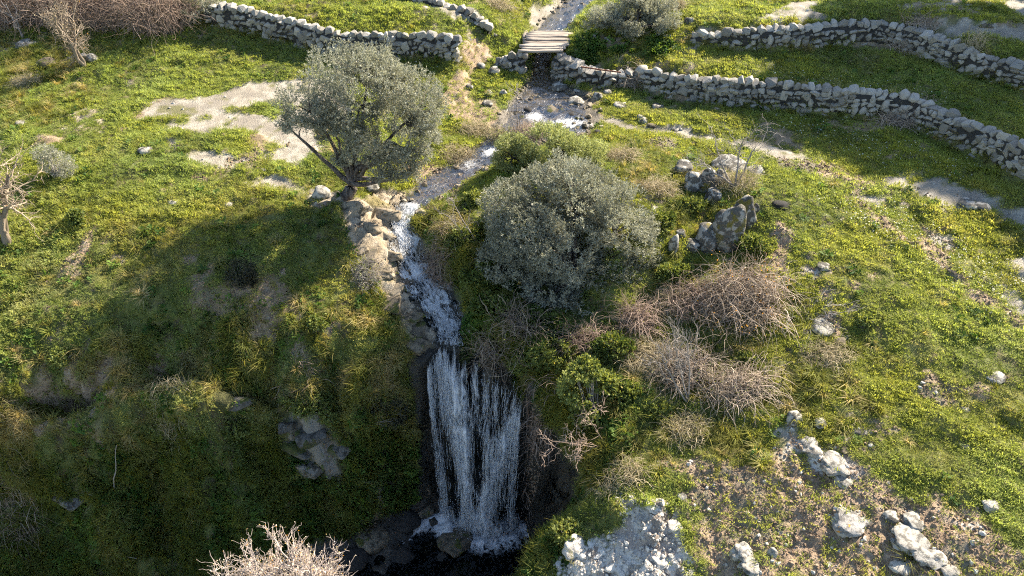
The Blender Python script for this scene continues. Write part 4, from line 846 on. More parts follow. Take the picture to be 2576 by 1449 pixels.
# the fall
SN, TN = 150, 230; ss_ = np.linspace(0, 1, SN); tt_ = np.linspace(0, 1, TN)
lipc = spline(LIP3, SN); footc = spline(FOOT3, SN); outv = np.array((-.12, -1.0, .1)); outv /= np.linalg.norm(outv)
def fall_pt(s, t):
    i = np.clip(s * (SN - 1), 0, SN - 1); a = np.stack([np.interp(i, np.arange(SN), lipc[:, k]) for k in range(3)], -1); b = np.stack([np.interp(i, np.arange(SN), footc[:, k]) for k in range(3)], -1)
    te = np.clip(t, 0, 1.05)[..., None]; p = a * (1 - te) + b * te
    return p + outv * (.06 + .20 * np.sin(np.clip(te, 0, 1) * math.pi) ** .8 + .10 * te) + np.array((0, 0, .05)) * (1 - te)
def fall_density(s, t):
    f = np.full(s.shape, .02)
    def vein(path, wid, k):
        c = np.interp(t, [p[0] for p in path], [p[1] for p in path]); w_ = np.interp(t, [p[0] for p in path], wid); on = sstep(path[0][0] - .05, path[0][0] + .05, t) * sstep(path[-1][0] + .06, path[-1][0] - .02, t)
        return k * np.exp(-((s - c) / w_) ** 2) * on
    f = f + vein([(0, .22), (.12, .28), (.25, .36), (.4, .42), (.6, .45), (.8, .47), (1, .50)], [.07, .13, .15, .12, .07, .06, .12], .95)   # main white vein
    f = f + vein([(.2, .95), (.32, .86), (.45, .80), (.6, .72), (.8, .66), (1, .64)], [.05, .11, .10, .08, .07, .14], .75)              # right vein
    f = f + vein([(.3, .62), (.45, .65), (.65, .63), (1, .60)], [.06, .05, .04, .07], .5)
    f = f + vein([(.22, .98), (.5, .94), (.75, .91), (1, .90)], [.03, .04, .05, .09], .6)
    f = f + vein([(.04, .02), (.2, .04), (.32, .06)], [.05, .05, .04], .85)                                                             # left edge
    f = f + vein([(.3, .07), (.6, .16), (1, .2)], [.05, .12, .14], .34)
    f = f + .50 * sstep(.25, .45, s) * sstep(.30, .20, t) * (.6 + .4 * np.sin(s * 70))                                                  # thin threads under the lip
    f = f - .6 * np.exp(-((s - .585) / .04) ** 2) * sstep(.30, .40, t) * sstep(.72, .6, t)                                              # dark rock between the veins
    f = f - .5 * np.exp(-((s - .30) / .05) ** 2) * sstep(.35, .5, t) * sstep(.98, .85, t)
    f = f - .4 * np.exp(-((s - .50) / .03) ** 2) * sstep(.1, .15, t) * sstep(.3, .22, t)
    f = f * (.55 + .9 * fbm(s * 2.6, t * 5.4 * .8, .45, 91, 3)) * np.where(s < .40, 1.0, sstep(.0, .10, t - .12 * (fbm(s * 2.6, 0 * s, .22, 93, 2) - .35)))
    return np.clip(f + .30 * sstep(.86, 1.0, t), -.1, 1)
S_, T_ = np.meshgrid(ss_, tt_); V = fall_pt(S_, T_); Wd = 2.6; Hd = 5.4
rel_ = (fbm(S_ * Wd * 2.2, T_ * Hd * .35, .35, 71, 4, .6) - .5); V = V + outv * (rel_ * .45 * sstep(0, .08, T_) + .10 * fall_density(S_, T_))[..., None]; V[..., 0] += (fbm(S_ * Wd, T_ * Hd, .5, 72, 2) - .5) * .10
FD = fall_density(S_, T_); idx = np.arange(SN * TN).reshape(TN, SN); F = np.stack((idx[:-1, :-1], idx[:-1, 1:], idx[1:, 1:], idx[1:, :-1]), -1).reshape(-1, 4)[:, ::-1]
flw = np.stack((S_ * Wd + .22 * (fbm(S_ * Wd, T_ * Hd, .6, 74, 2) - .5), T_ * Hd, 0 * S_), -1)
fall = tag(obj('waterfall', mesh_np('waterfall', V.reshape(-1, 3), F, True, {'flow': flw.reshape(-1, 3), 'foam': (FD * .54 + .17).ravel()}, [MAT['fall_water']])), 'white waterfall spreading over a dark cliff into the ravine', 'waterfall', kind='structure')
def tubes_np(paths, rad, sides=3):           # many tubes at once: paths (n,k,3), rad (n,k)
    n, k, _ = paths.shape; T = np.gradient(paths, axis=1); T /= np.linalg.norm(T, axis=2)[..., None] + 1e-9; ref = np.array((.31, .17, .93)); ref2 = np.array((.9, .4, .1))
    R_ = np.where((np.abs(T[..., 2]) > .85)[..., None], ref2, ref); A_ = np.cross(T, R_); A_ /= np.linalg.norm(A_, axis=2)[..., None] + 1e-9; B_ = np.cross(T, A_); a = np.arange(sides) * 2 * math.pi / sides
    V = paths[:, :, None, :] + rad[:, :, None, None] * (np.cos(a)[None, None, :, None] * A_[:, :, None, :] + np.sin(a)[None, None, :, None] * B_[:, :, None, :])
    base = (np.arange(n) * k * sides)[:, None, None] + (np.arange(k - 1) * sides)[None, :, None]; q = np.arange(sides)[None, None]; q2 = (q + 1) % sides
    F = np.stack((base + q, base + q2, base + sides + q2, base + sides + q), -1).reshape(-1, 4); return V.reshape(-1, 3), F
ns = 5200; s0 = rng.random(ns * 9); t0 = rng.random(ns * 9) * .97; ok = rng.random(ns * 9) < np.clip(fall_density(s0, t0), 0, 1) ** 1.3 + .02; s0 = s0[ok][:ns]; t0 = t0[ok][:ns]; ns = len(s0); ln = rng.uniform(.03, .11, ns) * (1 + 1.5 * (rng.random(ns) < .15)); q = np.linspace(0, 1, 7)
sp = s0[:, None] + np.cumsum(rng.normal(0, .0028, (ns, 7)), 1) + (.5 - s0[:, None]) * .05 * q[None]; tp = t0[:, None] + ln[:, None] * q[None]; Pt = fall_pt(np.clip(sp, 0, 1), np.clip(tp, 0, 1)) + outv * (rng.uniform(.03, .2, ns)[:, None, None] + .03 * rng.normal(0, 1, (ns, 7))[..., None])
rad_ = rng.uniform(.0012, .0046, ns)[:, None] * (np.sin(np.clip(q, .02, .98) * math.pi) ** .5 * rng.uniform(.5, 1.3, (ns, 7))); V, F = tubes_np(Pt, rad_, 3)
# curls of white water on the chute
nc = 2200; ci_ = rng.integers(0, 400, nc); Cs = spline(np.c_[S3, SH][13:], 400); dd_ = np.gradient(Cs[:, :3], axis=0); dd_ /= np.linalg.norm(dd_, axis=1)[:, None]; nn_ = np.stack((dd_[:, 1], -dd_[:, 0], 0 * dd_[:, 0]), 1); lat = np.clip(rng.normal(0, .48, nc), -1, 1) * Cs[ci_, 3]
q7 = np.linspace(-.5, .5, 7); st_ = Cs[ci_, :3] + nn_[ci_] * lat[:, None] + np.array((0, 0, .03)) + np.array((0, 0, 1)) * rng.exponential(.025, nc)[:, None]; Pc = st_[:, None] + dd_[ci_][:, None] * (q7[None] * rng.uniform(.04, .16, nc)[:, None])[..., None] + np.cumsum(rng.normal(0, .016, (nc, 7, 3)), 1)
Vc, Fc = tubes_np(Pc, rng.uniform(.0015, .005, nc)[:, None] * np.sin(np.linspace(.1, .9, 7) * math.pi)[None], 3); F = np.vstack((F, Fc + len(V))); V = np.vstack((V, Vc))
tag(obj('falling_strands', mesh_np('falling_strands', V, F, True, None, [MAT['white_water']])), 'thin white threads of falling water in front of the cliff', 'water', kind='stuff')
# pool and outflow at the foot
px_ = np.arange(-11.5, 1.2, .055); py_ = np.arange(7.2, 13.2, .055); PX, PYY = np.meshgrid(px_, py_); lvl = np.interp(PX, [-12, -8, -5, -3, -1.5, 2], [-5.78, -5.52, -5.26, -5.12, -5.06, -5.04])
msk = inside(RAV, PX, PYY) | (gz(PX.ravel(), PYY.ravel()).reshape(PX.shape) < lvl + .05) & (PX > -11)
foot_d = dline(FOOT3 - np.array((0, .25, 0)), PX, PYY); foamp = .62 * np.exp(-(foot_d / .75) ** 2) + .02
for u, v, r, k in ((1215,1345,.5,.35),(965,1345,.3,.85),(985,1330,.22,.7),(872,1380,.38,.9),(1050,1330,.32,.5),(1120,1310,.32,.55),(905,1400,.25,.5),(1020,1360,.2,.5),(1130,1345,.25,.5)):
    c = P(u, v, -5.15); foamp = foamp + k * np.exp(-((PX - c[0]) ** 2 + (PYY - c[1]) ** 2) / r ** 2)
PZ = lvl + (fbm(PX, PYY, .5, 81, 3) - .5) * .12 + np.clip(foamp, 0, 1.2) * (fbm(PX, PYY, .22, 82, 3) - .2) * .28
idx = np.arange(PX.size).reshape(PX.shape); cm = msk[:-1, :-1] & msk[1:, 1:] & msk[1:, :-1] & msk[:-1, 1:]; F = np.stack((idx[:-1, :-1], idx[:-1, 1:], idx[1:, 1:], idx[1:, :-1]), -1)[cm]
used = np.unique(F); remap = np.full(PX.size, -1); remap[used] = np.arange(len(used)); Vp = np.stack((PX, PYY, PZ), -1).reshape(-1, 3)[used]
tag(obj('plunge_pool', mesh_np('plunge_pool', Vp, remap[F], True, {'flow': np.stack((PX, PYY, 0 * PX), -1).reshape(-1, 3)[used], 'foam': np.clip(foamp, 0, 1.1).ravel()[used]}, [MAT['pool_water']])), 'dark pool and stream flowing away left below the waterfall', 'water', kind='structure')
def droplets(name, label, C, r):
    o8 = np.array(((1, 0, 0), (-1, 0, 0), (0, 1, 0), (0, -1, 0), (0, 0, 1), (0, 0, -1.0))); f8 = np.array(((0, 2, 4), (2, 1, 4), (1, 3, 4), (3, 0, 4), (2, 0, 5), (1, 2, 5), (3, 1, 5), (0, 3, 5)))
    V = C[:, None, :] + o8[None] * r[:, None, None] * rng.uniform(.6, 1.5, (len(C), 6, 1)); F = (np.arange(len(C)) * 6)[:, None, None] + f8[None]
    return tag(obj(name, mesh_np(name, V.reshape(-1, 3), F.reshape(-1, 3), True, None, [MAT['white_water']])), label, 'water', kind='stuff')
nd = 3200; s0 = np.clip(rng.normal(.55, .24, nd), 0, 1); b0 = fall_pt(s0, np.ones(nd)); h = rng.exponential(.22, nd); rad2 = np.abs(rng.normal(0, .32, nd)); C = b0 + np.stack((rng.normal(0, .10, nd), -rad2 + .1, h), 1)
s1 = rng.random(4000); t1 = rng.random(4000); k1 = rng.random(4000) < fall_density(s1, t1) * .2; C1 = fall_pt(s1[k1], t1[k1]) + outv * rng.uniform(.15, .38, (k1.sum(), 1)); c0 = spline(S3[14:], 400)[rng.integers(0, 400, 500)] + np.stack((rng.normal(0, .14, 500), rng.normal(0, .14, 500), rng.exponential(.06, 500)), 1)
C = np.vstack((C, C1, c0)); droplets('spray', 'white spray and droplets around the waterfall and chute', C, rng.uniform(.003, .008, len(C)))

# ------------------------------------------------------------------ trees, bushes, brambles
def bark_material(name, a, b):
    t = MT(name); n = t.noise(t.scale(t.pos(), (6, 6, 2.2)), 2.2, 4, .65); return t.done(t.mix(t.ramp(n, .35, .65), a, b), .9, t.bump(n, .9, .05))
MAT['bark'] = bark_material('bark', (.045, .036, .03), (.15, .125, .105)); MAT['pale_bark'] = bark_material('pale_bark', (.20, .17, .145), (.36, .32, .28))
MAT['olive_leaf'] = leaf_material('olive_leaf', (.14, .15, .115), (.40, .41, .345), .30, .42, 'GEOMETRY', (.3, .28, .2), spec=.45, thru=(1.12, 1.1, .85))
MAT['olive_leaf_green'] = leaf_material('olive_leaf_green', (.13, .155, .06), (.40, .44, .20), .33, .45, 'GEOMETRY', (.3, .28, .2), spec=.4, thru=(1.15, 1.12, .75))
MAT['ivy_leaf'] = leaf_material('ivy_leaf', (.06, .095, .025), (.27, .31, .11), .4, .4, 'GEOMETRY', (.4, .35, .1))
MAT['dark_leaf'] = leaf_material('dark_leaf', (.03, .035, .025), (.085, .085, .06), .3, .5, 'GEOMETRY', (.2, .17, .12))
MAT['dry_leaf'] = leaf_material('dry_leaf', (.55, .42, .30), (.85, .77, .66), .4, .5, 'GEOMETRY', (.6, .3, .05))
MAT['orange_leaf'] = leaf_material('orange_leaf', (.42, .18, .03), (.60, .36, .06), .4, .5, 'GEOMETRY')
def twig_material(name, a, b):
    t = MT(name); tn = t.node('ShaderNodeAttribute', attribute_type='GEOMETRY', attribute_name='tint'); sp = t.node('ShaderNodeSeparateXYZ'); t.put(sp.inputs[0], tn.outputs['Vector']); return t.done(t.mix(sp.outputs[0], a, b), .75)
MAT['bramble_twig'] = twig_material('bramble_twig', (.16, .115, .08), (.52, .42, .32)); MAT['grey_twig'] = twig_material('grey_twig', (.16, .14, .125), (.42, .38, .345)); MAT['straw'] = twig_material('straw', (.24, .19, .10), (.60, .50, .32)); MAT['brown_twig'] = twig_material('brown_twig', (.15, .10, .075), (.48, .36, .28)); MAT['lichen_twig'] = twig_material('lichen_twig', (.14, .11, .08), (.36, .29, .21)); MAT['bud_twig'] = twig_material('bud_twig', (.24, .19, .16), (.46, .39, .35)); MAT['dark_twig'] = twig_material('dark_twig', (.035, .03, .03), (.13, .12, .12))
def leaves_np(C, D, L, W, r, spread=.9):     # one leaf per row: point, direction, length, width
    n = len(C); D = D / (np.linalg.norm(D, axis=1)[:, None] + 1e-9); q = r.normal(0, 1, (n, 3)); s = np.cross(D, q); s /= np.linalg.norm(s, axis=1)[:, None] + 1e-9
    m = C + D * (L * .5)[:, None]; V = np.stack((C, m + s * W[:, None], C + D * L[:, None], m - s * W[:, None]), 1); F = (np.arange(n) * 4)[:, None] + np.arange(4)[None]; return V.reshape(-1, 3), F
def noise3(Pn, s, seed): return (vnoise(Pn[:, 0], Pn[:, 1] + Pn[:, 2] * .7, s, seed) + vnoise(Pn[:, 1], Pn[:, 2] + Pn[:, 0] * .7, s, seed + 1) + vnoise(Pn[:, 2], Pn[:, 0] + Pn[:, 1] * .7, s, seed + 2)) / 3
def crown_sprigs(lobes, n, seed, clump=.45, gap=.42):
    r = np.random.default_rng(seed); w_ = np.array([(l[1][0] * l[1][1] + l[1][0] * l[1][2]) for l in lobes]); w_ = w_ / w_.sum(); k = r.choice(len(lobes), n * 3, p=w_); c = np.array([l[0] for l in lobes])[k]; rr_ = np.array([l[1] for l in lobes])[k]
    d = r.normal(0, 1, (n * 3, 3)); d /= np.linalg.norm(d, axis=1)[:, None]; d[:, 2] = np.where(d[:, 2] < -.45, d[:, 2] * .4, d[:, 2]); f = 1 - np.abs(r.normal(0, .22, n * 3)); f = np.clip(f, .25, 1.03) + (noise3(c + d * rr_, clump, seed) - .5) * .75 + (noise3(c + d * rr_, clump * 2.2, seed + 5) - .5) * .45
    p = c + d * rr_ * f[:, None]; keep = noise3(p, clump, seed + 9) > gap; p = p[keep][:n]; d = d[keep][:n]; return p, d
def leafy(name, parent, p, d, seed, mat, per=12, L=.075, W=.0115, axis_len=.2, up=.55, tint_bias=0.0):
    r = np.random.default_rng(seed); n = len(p); ax = d * .7 + np.array((0, 0, up)) + r.normal(0, .35, (n, 3)); ax /= np.linalg.norm(ax, axis=1)[:, None]
    f = r.uniform(-.5, .5, (n, per)); C = p[:, None] + ax[:, None] * (f * axis_len)[..., None] + r.normal(0, .015, (n, per, 3)); D = ax[:, None] * .75 + r.normal(0, .55, (n, per, 3)); V, F = leaves_np(C.reshape(-1, 3), D.reshape(-1, 3), L * r.uniform(.65, 1.25, n * per), W * r.uniform(.7, 1.25, n * per), r)
    sh = np.clip(.5 + tint_bias + (noise3(p, .42, seed + 3)[:, None] - .5) * 1.3 + r.normal(0, .13, n)[:, None] + r.normal(0, .2, (n, per)), 0, 1).reshape(-1); tint = np.repeat(np.stack((sh, r.random(n * per) < .015, r.random(n * per) * .35), 1), 4, axis=0)
    return obj(name, mesh_np(name, V, F, False, {'tint': tint}, [mat]), parent)
def joined_tubes(name, parent, tubes, mat, tint=None):
    Vs = []; Fs = []; o = 0
    for path, rad, sides in tubes:
        V, F = tube_np(np.asarray(path, float), np.asarray(rad, float), sides); Vs.append(V); Fs.append(F + o); o += len(V)
    V = np.vstack(Vs); F = np.vstack(Fs); return obj(name, mesh_np(name, V, F, True, {'tint': np.repeat((tint if tint is not None else np.full(len(V), .5))[:, None], 3, 1)}, [mat]), parent)
def wobble(a, b, n, amp, r, sag=0.0):
    t = np.linspace(0, 1, n)[:, None]; p = np.asarray(a)[None] * (1 - t) + np.asarray(b)[None] * t; off = np.cumsum(r.normal(0, amp, (n, 3)), 0); off -= off[-1:] * t; off[0] = 0; p = p + off; p[:, 2] += sag * np.sin(t[:, 0] * math.pi); return p
def olive_tree(label, base, trunk_top, lobes, n, seed, mat='olive_leaf', trunk_r=.2, limbs=None, per=12, L=.075, W=.0115, name='olive_tree', gap=.42, clump=.45, nb=90, bark='bark', tb=0.0, group=None):
    r = np.random.default_rng(seed); base = np.asarray(base, float); root = tag(empty(name, Vector(base)), label, 'tree' if 'tree' in name else 'bush', group); rel_ = lambda q: np.asarray(q, float) - base
    tt = rel_(trunk_top); tr = wobble((0, 0, -.15), tt, 7, trunk_r * .22, r); joined_tubes('trunk', root, [(tr, np.linspace(trunk_r * 1.35, trunk_r * .75, 7) * np.array((1.3, 1, .95, 1.05, .95, 1, 1)), 9)] + [(wobble(tr[1], tr[1] + np.array((math.cos(a), math.sin(a), -.5)) * trunk_r * 2.6, 4, .02, r), [trunk_r * .6, trunk_r * .5, trunk_r * .3, trunk_r * .1], 6) for a in (.3, 2.2, 3.4, 4.9)], MAT[bark])
    p, d = crown_sprigs([(rel_(c), np.asarray(q)) for c, q in lobes], n, seed, clump, gap); tubes = []; limbpts = []
    for c, q in lobes:
        e = rel_(c) + r.normal(0, .12, 3) - np.array((0, 0, q[2] * .25)); st = tr[r.integers(4, 7)]; w = wobble(st, e, 8, .05, r, -.05); rad = np.linspace(trunk_r * .5, trunk_r * .14, 8); tubes.append((w, rad, 6)); limbpts.append(w)
    LP = np.vstack([l[3:] for l in limbpts])
    for k in r.choice(len(p), min(nb, len(p)), replace=False):
        a = LP[np.argmin(((LP - p[k] * .93) ** 2).sum(1))]; w = wobble(a, p[k], 5, .035, r); tubes.append((w, np.linspace(.028, .006, 5) * (trunk_r / .2) ** .5, 4))
    joined_tubes('branches', root, tubes, MAT[bark]); leafy('crown', root, p, d, seed + 1, MAT[mat], per, L, W, tint_bias=tb)
    return root
gb = ground(858, 492); YT = gb[1] + .3
lob = lambda u, v, y, rx, ry, rz: (PY(u, v, y), (rx, ry, rz))
olive_tree('broad grey green olive tree with a leaning forked trunk on the left bank', gb, PY(893, 425, YT), [lob(905,235,YT+.2,1.5,1.5,1.15), lob(780,275,YT-.1,1.0,1.1,.62), lob(1030,265,YT+.1,1.05,1.2,1.0), lob(930,180,YT+.6,.9,1.0,.72), lob(985,345,YT-.2,1.1,1.0,.85), lob(1010,410,YT-.2,.75,.7,.5), lob(840,330,YT+.2,.55,.6,.35), lob(860,400,YT-.1,.32,.35,.25), lob(745,310,YT,.6,.6,.36), lob(930,370,YT-.3,.8,.7,.6), lob(1060,360,YT-.1,.7,.8,.8), lob(985,430,YT-.4,.6,.5,.4), lob(870,300,YT-.3,.8,.7,.5)], 7600, 21, trunk_r=.17, per=12, L=.07, gap=.455, clump=.5)
gb = ground(1440, 770); Y2 = 15.9
olive_tree('large dense grey green olive bush in the centre, right of the chute', gb, PY(1430, 660, Y2), [lob(1430,520,Y2+.5,1.45,1.3,1.25), lob(1330,600,Y2-.1,1.05,1.0,1.0), lob(1550,560,Y2+.1,.95,1.1,1.1), lob(1430,650,Y2-.5,1.1,.9,.9), lob(1560,690,Y2-.5,.85,.8,.8), lob(1290,520,Y2+.5,.7,.8,.7), lob(1500,750,Y2-.9,.85,.7,.6), lob(1270,670,Y2-.3,.7,.7,.65), lob(1600,640,Y2-.1,.6,.7,.8), lob(1390,730,Y2-.8,.8,.6,.5), lob(1430,475,Y2+.9,.9,.8,.65)], 11500, 22, trunk_r=.2, name='olive_bush', nb=120)
gb = ground(1360, 412); Y3 = gb[1] + .1
olive_tree('rounded brighter green olive bush behind the large central one', gb, PY(1365, 410, Y3), [lob(1385,372,Y3,1.15,.9,.7), lob(1305,388,Y3-.1,.75,.7,.6), lob(1465,388,Y3,.75,.7,.6), lob(1350,415,Y3-.3,1.0,.6,.5)], 3900, 23, 'olive_leaf_green', trunk_r=.1, name='olive_bush', nb=50)
gb = ground(1600, 92); Y4 = gb[1] + .5
olive_tree('grey olive bush at the top edge right of the bridge', gb, PY(1600, 65, Y4), [lob(1590,35,Y4+.2,1.1,1.0,.85), lob(1520,50,Y4,.75,.8,.55), lob(1665,40,Y4,.75,.8,.65), lob(1610,70,Y4-.4,1.0,.6,.4), lob(1600,0,Y4+.6,.8,.7,.6)], 3800, 24, trunk_r=.14, name='olive_bush', nb=60)
gb = ground(508, 66); Y5 = gb[1] + .5
olive_tree('small pale grey bush at the upper end of the left wall', gb, PY(508, 40, Y5), [lob(505,20,Y5,.85,.8,.6), lob(465,40,Y5-.1,.55,.6,.45), lob(540,30,Y5,.5,.5,.4)], 1500, 25, trunk_r=.09, name='olive_bush', nb=40)
# leafy ivy clad bush beside the fall, dark bushes on the left bank
def leaf_bush(label, base, lobes, n, seed, mat, per=8, L=.08, W=.03, name='leafy_bush', twig='grey_twig', gap=.40, nb=50, tb=0.0):
    r = np.random.default_rng(seed); base = np.asarray(base, float); root = tag(empty(name, Vector(base)), label, 'bush'); LB = [(np.asarray(c) - base, np.asarray(q)) for c, q in lobes]; p, d = crown_sprigs(LB, n, seed, .3, gap)
    tubes = []
    for k in r.choice(len(p), min(nb, len(p)), replace=False): tubes.append((wobble(r.normal(0, .06, 3) * (1, 1, 0) - (0, 0, .05), p[k], 6, .03, r, .05), np.linspace(.009, .003, 6), 4))
    joined_tubes('stems', root, tubes, MAT[twig], None); leafy('crown', root, p, d, seed + 1, MAT[mat], per, L, W, axis_len=.14, up=.3, tint_bias=tb); return root
gb = ground(1490, 1065); Yb = gb[1]
leaf_bush('sunlit ivy leaved bush leaning over the ravine right of the fall', gb, [lob(1450,985,Yb+.2,.38,.35,.5), lob(1480,930,Yb+.5,.35,.35,.3), lob(1475,1035,Yb,.35,.3,.4), lob(1510,1075,Yb-.1,.3,.3,.25), lob(1520,960,Yb+.5,.3,.3,.25)], 900, 31, 'ivy_leaf', 8, .075, .026, tb=.15)
gb = ground(930, 1060); Yb = gb[1]
leaf_bush('dark grey green shrub hanging on the cliff left of the fall', gb, [lob(930,1010,Yb+.3,.6,.5,.5), lob(880,1060,Yb+.1,.45,.4,.4), lob(985,1040,Yb+.2,.4,.35,.5), lob(950,900,Yb+1.0,.45,.4,.3)], 1300, 32, 'dark_leaf', 9, .07, .010, gap=.42)
gb = ground(780, 1050); Yb = gb[1]
leaf_bush('green leafy plant cushion overhanging the pale rock face', gb, [lob(780,1010,Yb+.3,.55,.4,.35), lob(830,1040,Yb+.1,.35,.35,.3), lob(720,985,Yb+.4,.35,.3,.25)], 900, 33, 'ivy_leaf', 8, .06, .018, tb=-.2)
gb = ground(607, 720); Yb = gb[1]
leaf_bush('dark round shrub alone on the shaded left slope', gb, [lob(605,690,Yb+.15,.36,.33,.33), lob(625,705,Yb+.05,.25,.25,.25)], 420, 34, 'dark_leaf', 10, .08, .008, tb=-.25, twig='dark_twig')
gb = ground(145, 445); Yb = gb[1]
leaf_bush('grey twiggy shrub on the sunlit left meadow', gb, [lob(140,410,Yb+.2,.42,.4,.35), lob(115,385,Yb+.3,.35,.3,.25), lob(165,430,Yb,.3,.3,.2)], 520, 35, 'olive_leaf', 8, .07, .008, gap=.46)
for u, v, rr_, lab, sd_ in ((1480,930,.42,'bright green ivy hummock catching the sun below the brambles',36),(1320,800,.0,'',0),(590,1075,.35,'green leafy clump on the dark left bank below the brow',37),(930,1200,.4,'dark green leafy clump low on the left bank near the fall',38),(160,900,.32,'bluish green thistle clump on the left slope',39),(800,810,.28,'pale green fennel clump on the lit band above the brow',40),(200,545,.26,'pale green plant clump on the lit left slope',41),(1660,1035,.22,'shiny dark leaved plant on the right bank',42),(1430,1345,.36,'bright green leafy mat at the edge of the near cliff',43),(1730,1065-180,.2,'green leaved plant under the dry grass mound',44),(2180,1010-205,.2,'low green rosette plant on the upper right meadow',45),(1880,905,.22,'grey green rosette plant beside the lower bramble',46)):
    if rr_: 
        gb = ground(u, v + 10); c = gb + np.array((0, .05, rr_ * .35)); leaf_bush(lab, gb, [(c, (rr_, rr_ * .9, rr_ * .55)), (c + np.array((rr_ * .6, .1, 0)), (rr_ * .6, rr_ * .6, rr_ * .4))], int(700 * rr_), sd_, 'ivy_leaf', 8, .08, .022, tb=-.35 if u in (590, 930) else -.05, nb=20)
for u, v, rx, rz, lab, sd_, tb_ in ((1165,600,.35,.3,'green leafy undergrowth above the right bank of the upper chute',401,-.1),(1215,690,.45,.35,'dark undergrowth between the chute and the central olive bush',402,-.3),(1245,770,.5,.35,'dark leafy undergrowth at the bend of the chute',403,-.3),(1350,800,.5,.3,'dark undergrowth under the left of the central olive bush',404,-.35),(1400,895,.5,.35,'lush green undergrowth above the ledge right of the fall',405,-.1),(1330,915,.35,.28,'green plants hanging over the ledge right of the fall',406,-.1),(1540,880,.45,.35,'green undergrowth between the central bush and the brambles',407,-.15),(1560,990,.4,.3,'leafy undergrowth right of the ivy leaved bush',408,0),(1650,560,.4,.3,'grassy green undergrowth right of the central olive bush',409,0),(1260,560,.4,.4,'green undergrowth left behind the central olive bush',410,-.1),(1190,500,.3,.25,'yellow green plants by the stream above the chute',411,.1),(1730,520,.4,.28,'green clump at the left foot of the upper rock cluster',412,.05),(1900,620,.45,.3,'green clump right of the largest mossy boulder',413,.05),(1700,690,.4,.3,'green clump below the narrow pale rock',414,0)):
    gb = ground(u, v + 12); c = gb + np.array((0, .05, rz * .4)); leaf_bush(lab, gb, [(c, (rx, rx * .8, rz)), (c + np.array((rx * .7, .1, .02)), (rx * .6, rx * .6, rz * .7)), (c + np.array((-rx * .7, -.05, -.02)), (rx * .6, rx * .5, rz * .7))], int(1300 * rx), sd_, 'ivy_leaf', 8, .075, .02, tb=tb_ - .1, nb=24, name='undergrowth_bush')
# brambles and dry grass mounds
def bramble(label, u, v, rx, ry, h, n, seed, mat='bramble_twig', length=(.7, 1.5), name='bramble_thicket', rad=.006, leaf=None, nleaf=0, elev=(.7, 1.4), grav=1.0, cat='bramble', dirbias=None, k=9, tb=0.0):
    r = np.random.default_rng(seed); g = ground(u, v); root = tag(empty(name, Vector(g)), label, cat); a = r.uniform(0, 6.283, n); q = np.sqrt(r.random(n)); x = g[0] + np.cos(a) * q * rx; y = g[1] + np.sin(a) * q * ry
    z = gz(x, y) - .03 + np.maximum(0, (1 - q ** 2)) * h * r.uniform(0, .55, n); hd = r.uniform(0, 6.283, n) if dirbias is None else r.normal(dirbias, .7, n); el = r.uniform(*elev, n); Ln = r.uniform(*length, n) * (.45 + .55 * h / .8) ; st = Ln / (k - 1)
    path = np.zeros((n, k, 3)); p = np.stack((x, y, z), 1); dv = np.stack((np.cos(hd) * np.cos(el), np.sin(hd) * np.cos(el), np.sin(el)), 1)
    for i_ in range(k):
        path[:, i_] = p; p = p + dv * st[:, None]; dv = dv + np.array((0, 0, -.26 * grav)) * r.uniform(.5, 1.4, n)[:, None] + r.normal(0, .25, (n, 3)); dv /= np.linalg.norm(dv, axis=1)[:, None]
        low = gz(p[:, 0], p[:, 1]) + .02; p[:, 2] = np.maximum(p[:, 2], low)
    rd = rad * (r.uniform(.4, 1.3, n) + (r.random(n) < .12) * 1.1)[:, None] * np.linspace(1.1, .4, k)[None]; V, F = tubes_np(path - g, rd, 3); ti = np.clip(.5 + tb + r.normal(0, .28, n), 0, 1); tint = np.repeat(np.repeat(ti, k * 3)[:, None], 3, 1)
    obj('canes', mesh_np('canes', V, F, False, {'tint': tint}, [MAT[mat]]), root)
    if leaf:
        m = r.integers(0, n, nleaf); C = path[m, r.integers(2, k, nleaf)] - g; Vl, Fl = leaves_np(C, r.normal(0, 1, (nleaf, 3)), r.uniform(.03, .06, nleaf), r.uniform(.01, .02, nleaf), r); obj('leaves', mesh_np('leaves', Vl, Fl, False, {'tint': np.repeat(r.random((nleaf, 3)) * (1, 0, .4), 4, axis=0)}, [MAT[leaf]]), root)
    return root
bramble('large purplish bramble mound with a few orange leaves on the right hillside', 1860, 770, 1.0, .85, .75, 950, 51, leaf='orange_leaf', nleaf=420)
bramble('upper left spread of the large bramble next to the central olive bush', 1730, 770, .5, .42, .4, 260, 52, 'brown_twig')
bramble('small arching mound of dry brown stems below the central olive bush', 1605, 815, .5, .4, .45, 330, 53, 'brown_twig', leaf='ivy_leaf', nleaf=60)
bramble('dry bramble mound with a bare sapling, left of the lower pair', 1720, 945, .62, .5, .5, 480, 54, 'bramble_twig', leaf='ivy_leaf', nleaf=260)
bramble('sunlit straw topped bramble mound, right of the lower pair', 1855, 985, .7, .45, .45, 520, 55, 'bramble_twig', tb=.12, leaf='ivy_leaf', nleaf=200)
bramble('pale dry grass fringe on the left of the lower bramble pair', 1630, 910, .7, .5, .45, 800, 56, 'straw', (.4, .8), 'dry_grass_mound', .004, elev=(.6, 1.3), cat='dry grass')
bramble('dark tangled thicket of bare canes below the central olive, beside the chute', 1280, 850, .85, .5, .42, 700, 57, 'bramble_twig', leaf='ivy_leaf', nleaf=500, tb=-.25)
bramble('brown cane thicket under the right foot of the central olive bush', 1470, 875, .6, .32, .3, 360, 58, 'brown_twig', tb=-.2, leaf='ivy_leaf', nleaf=250)
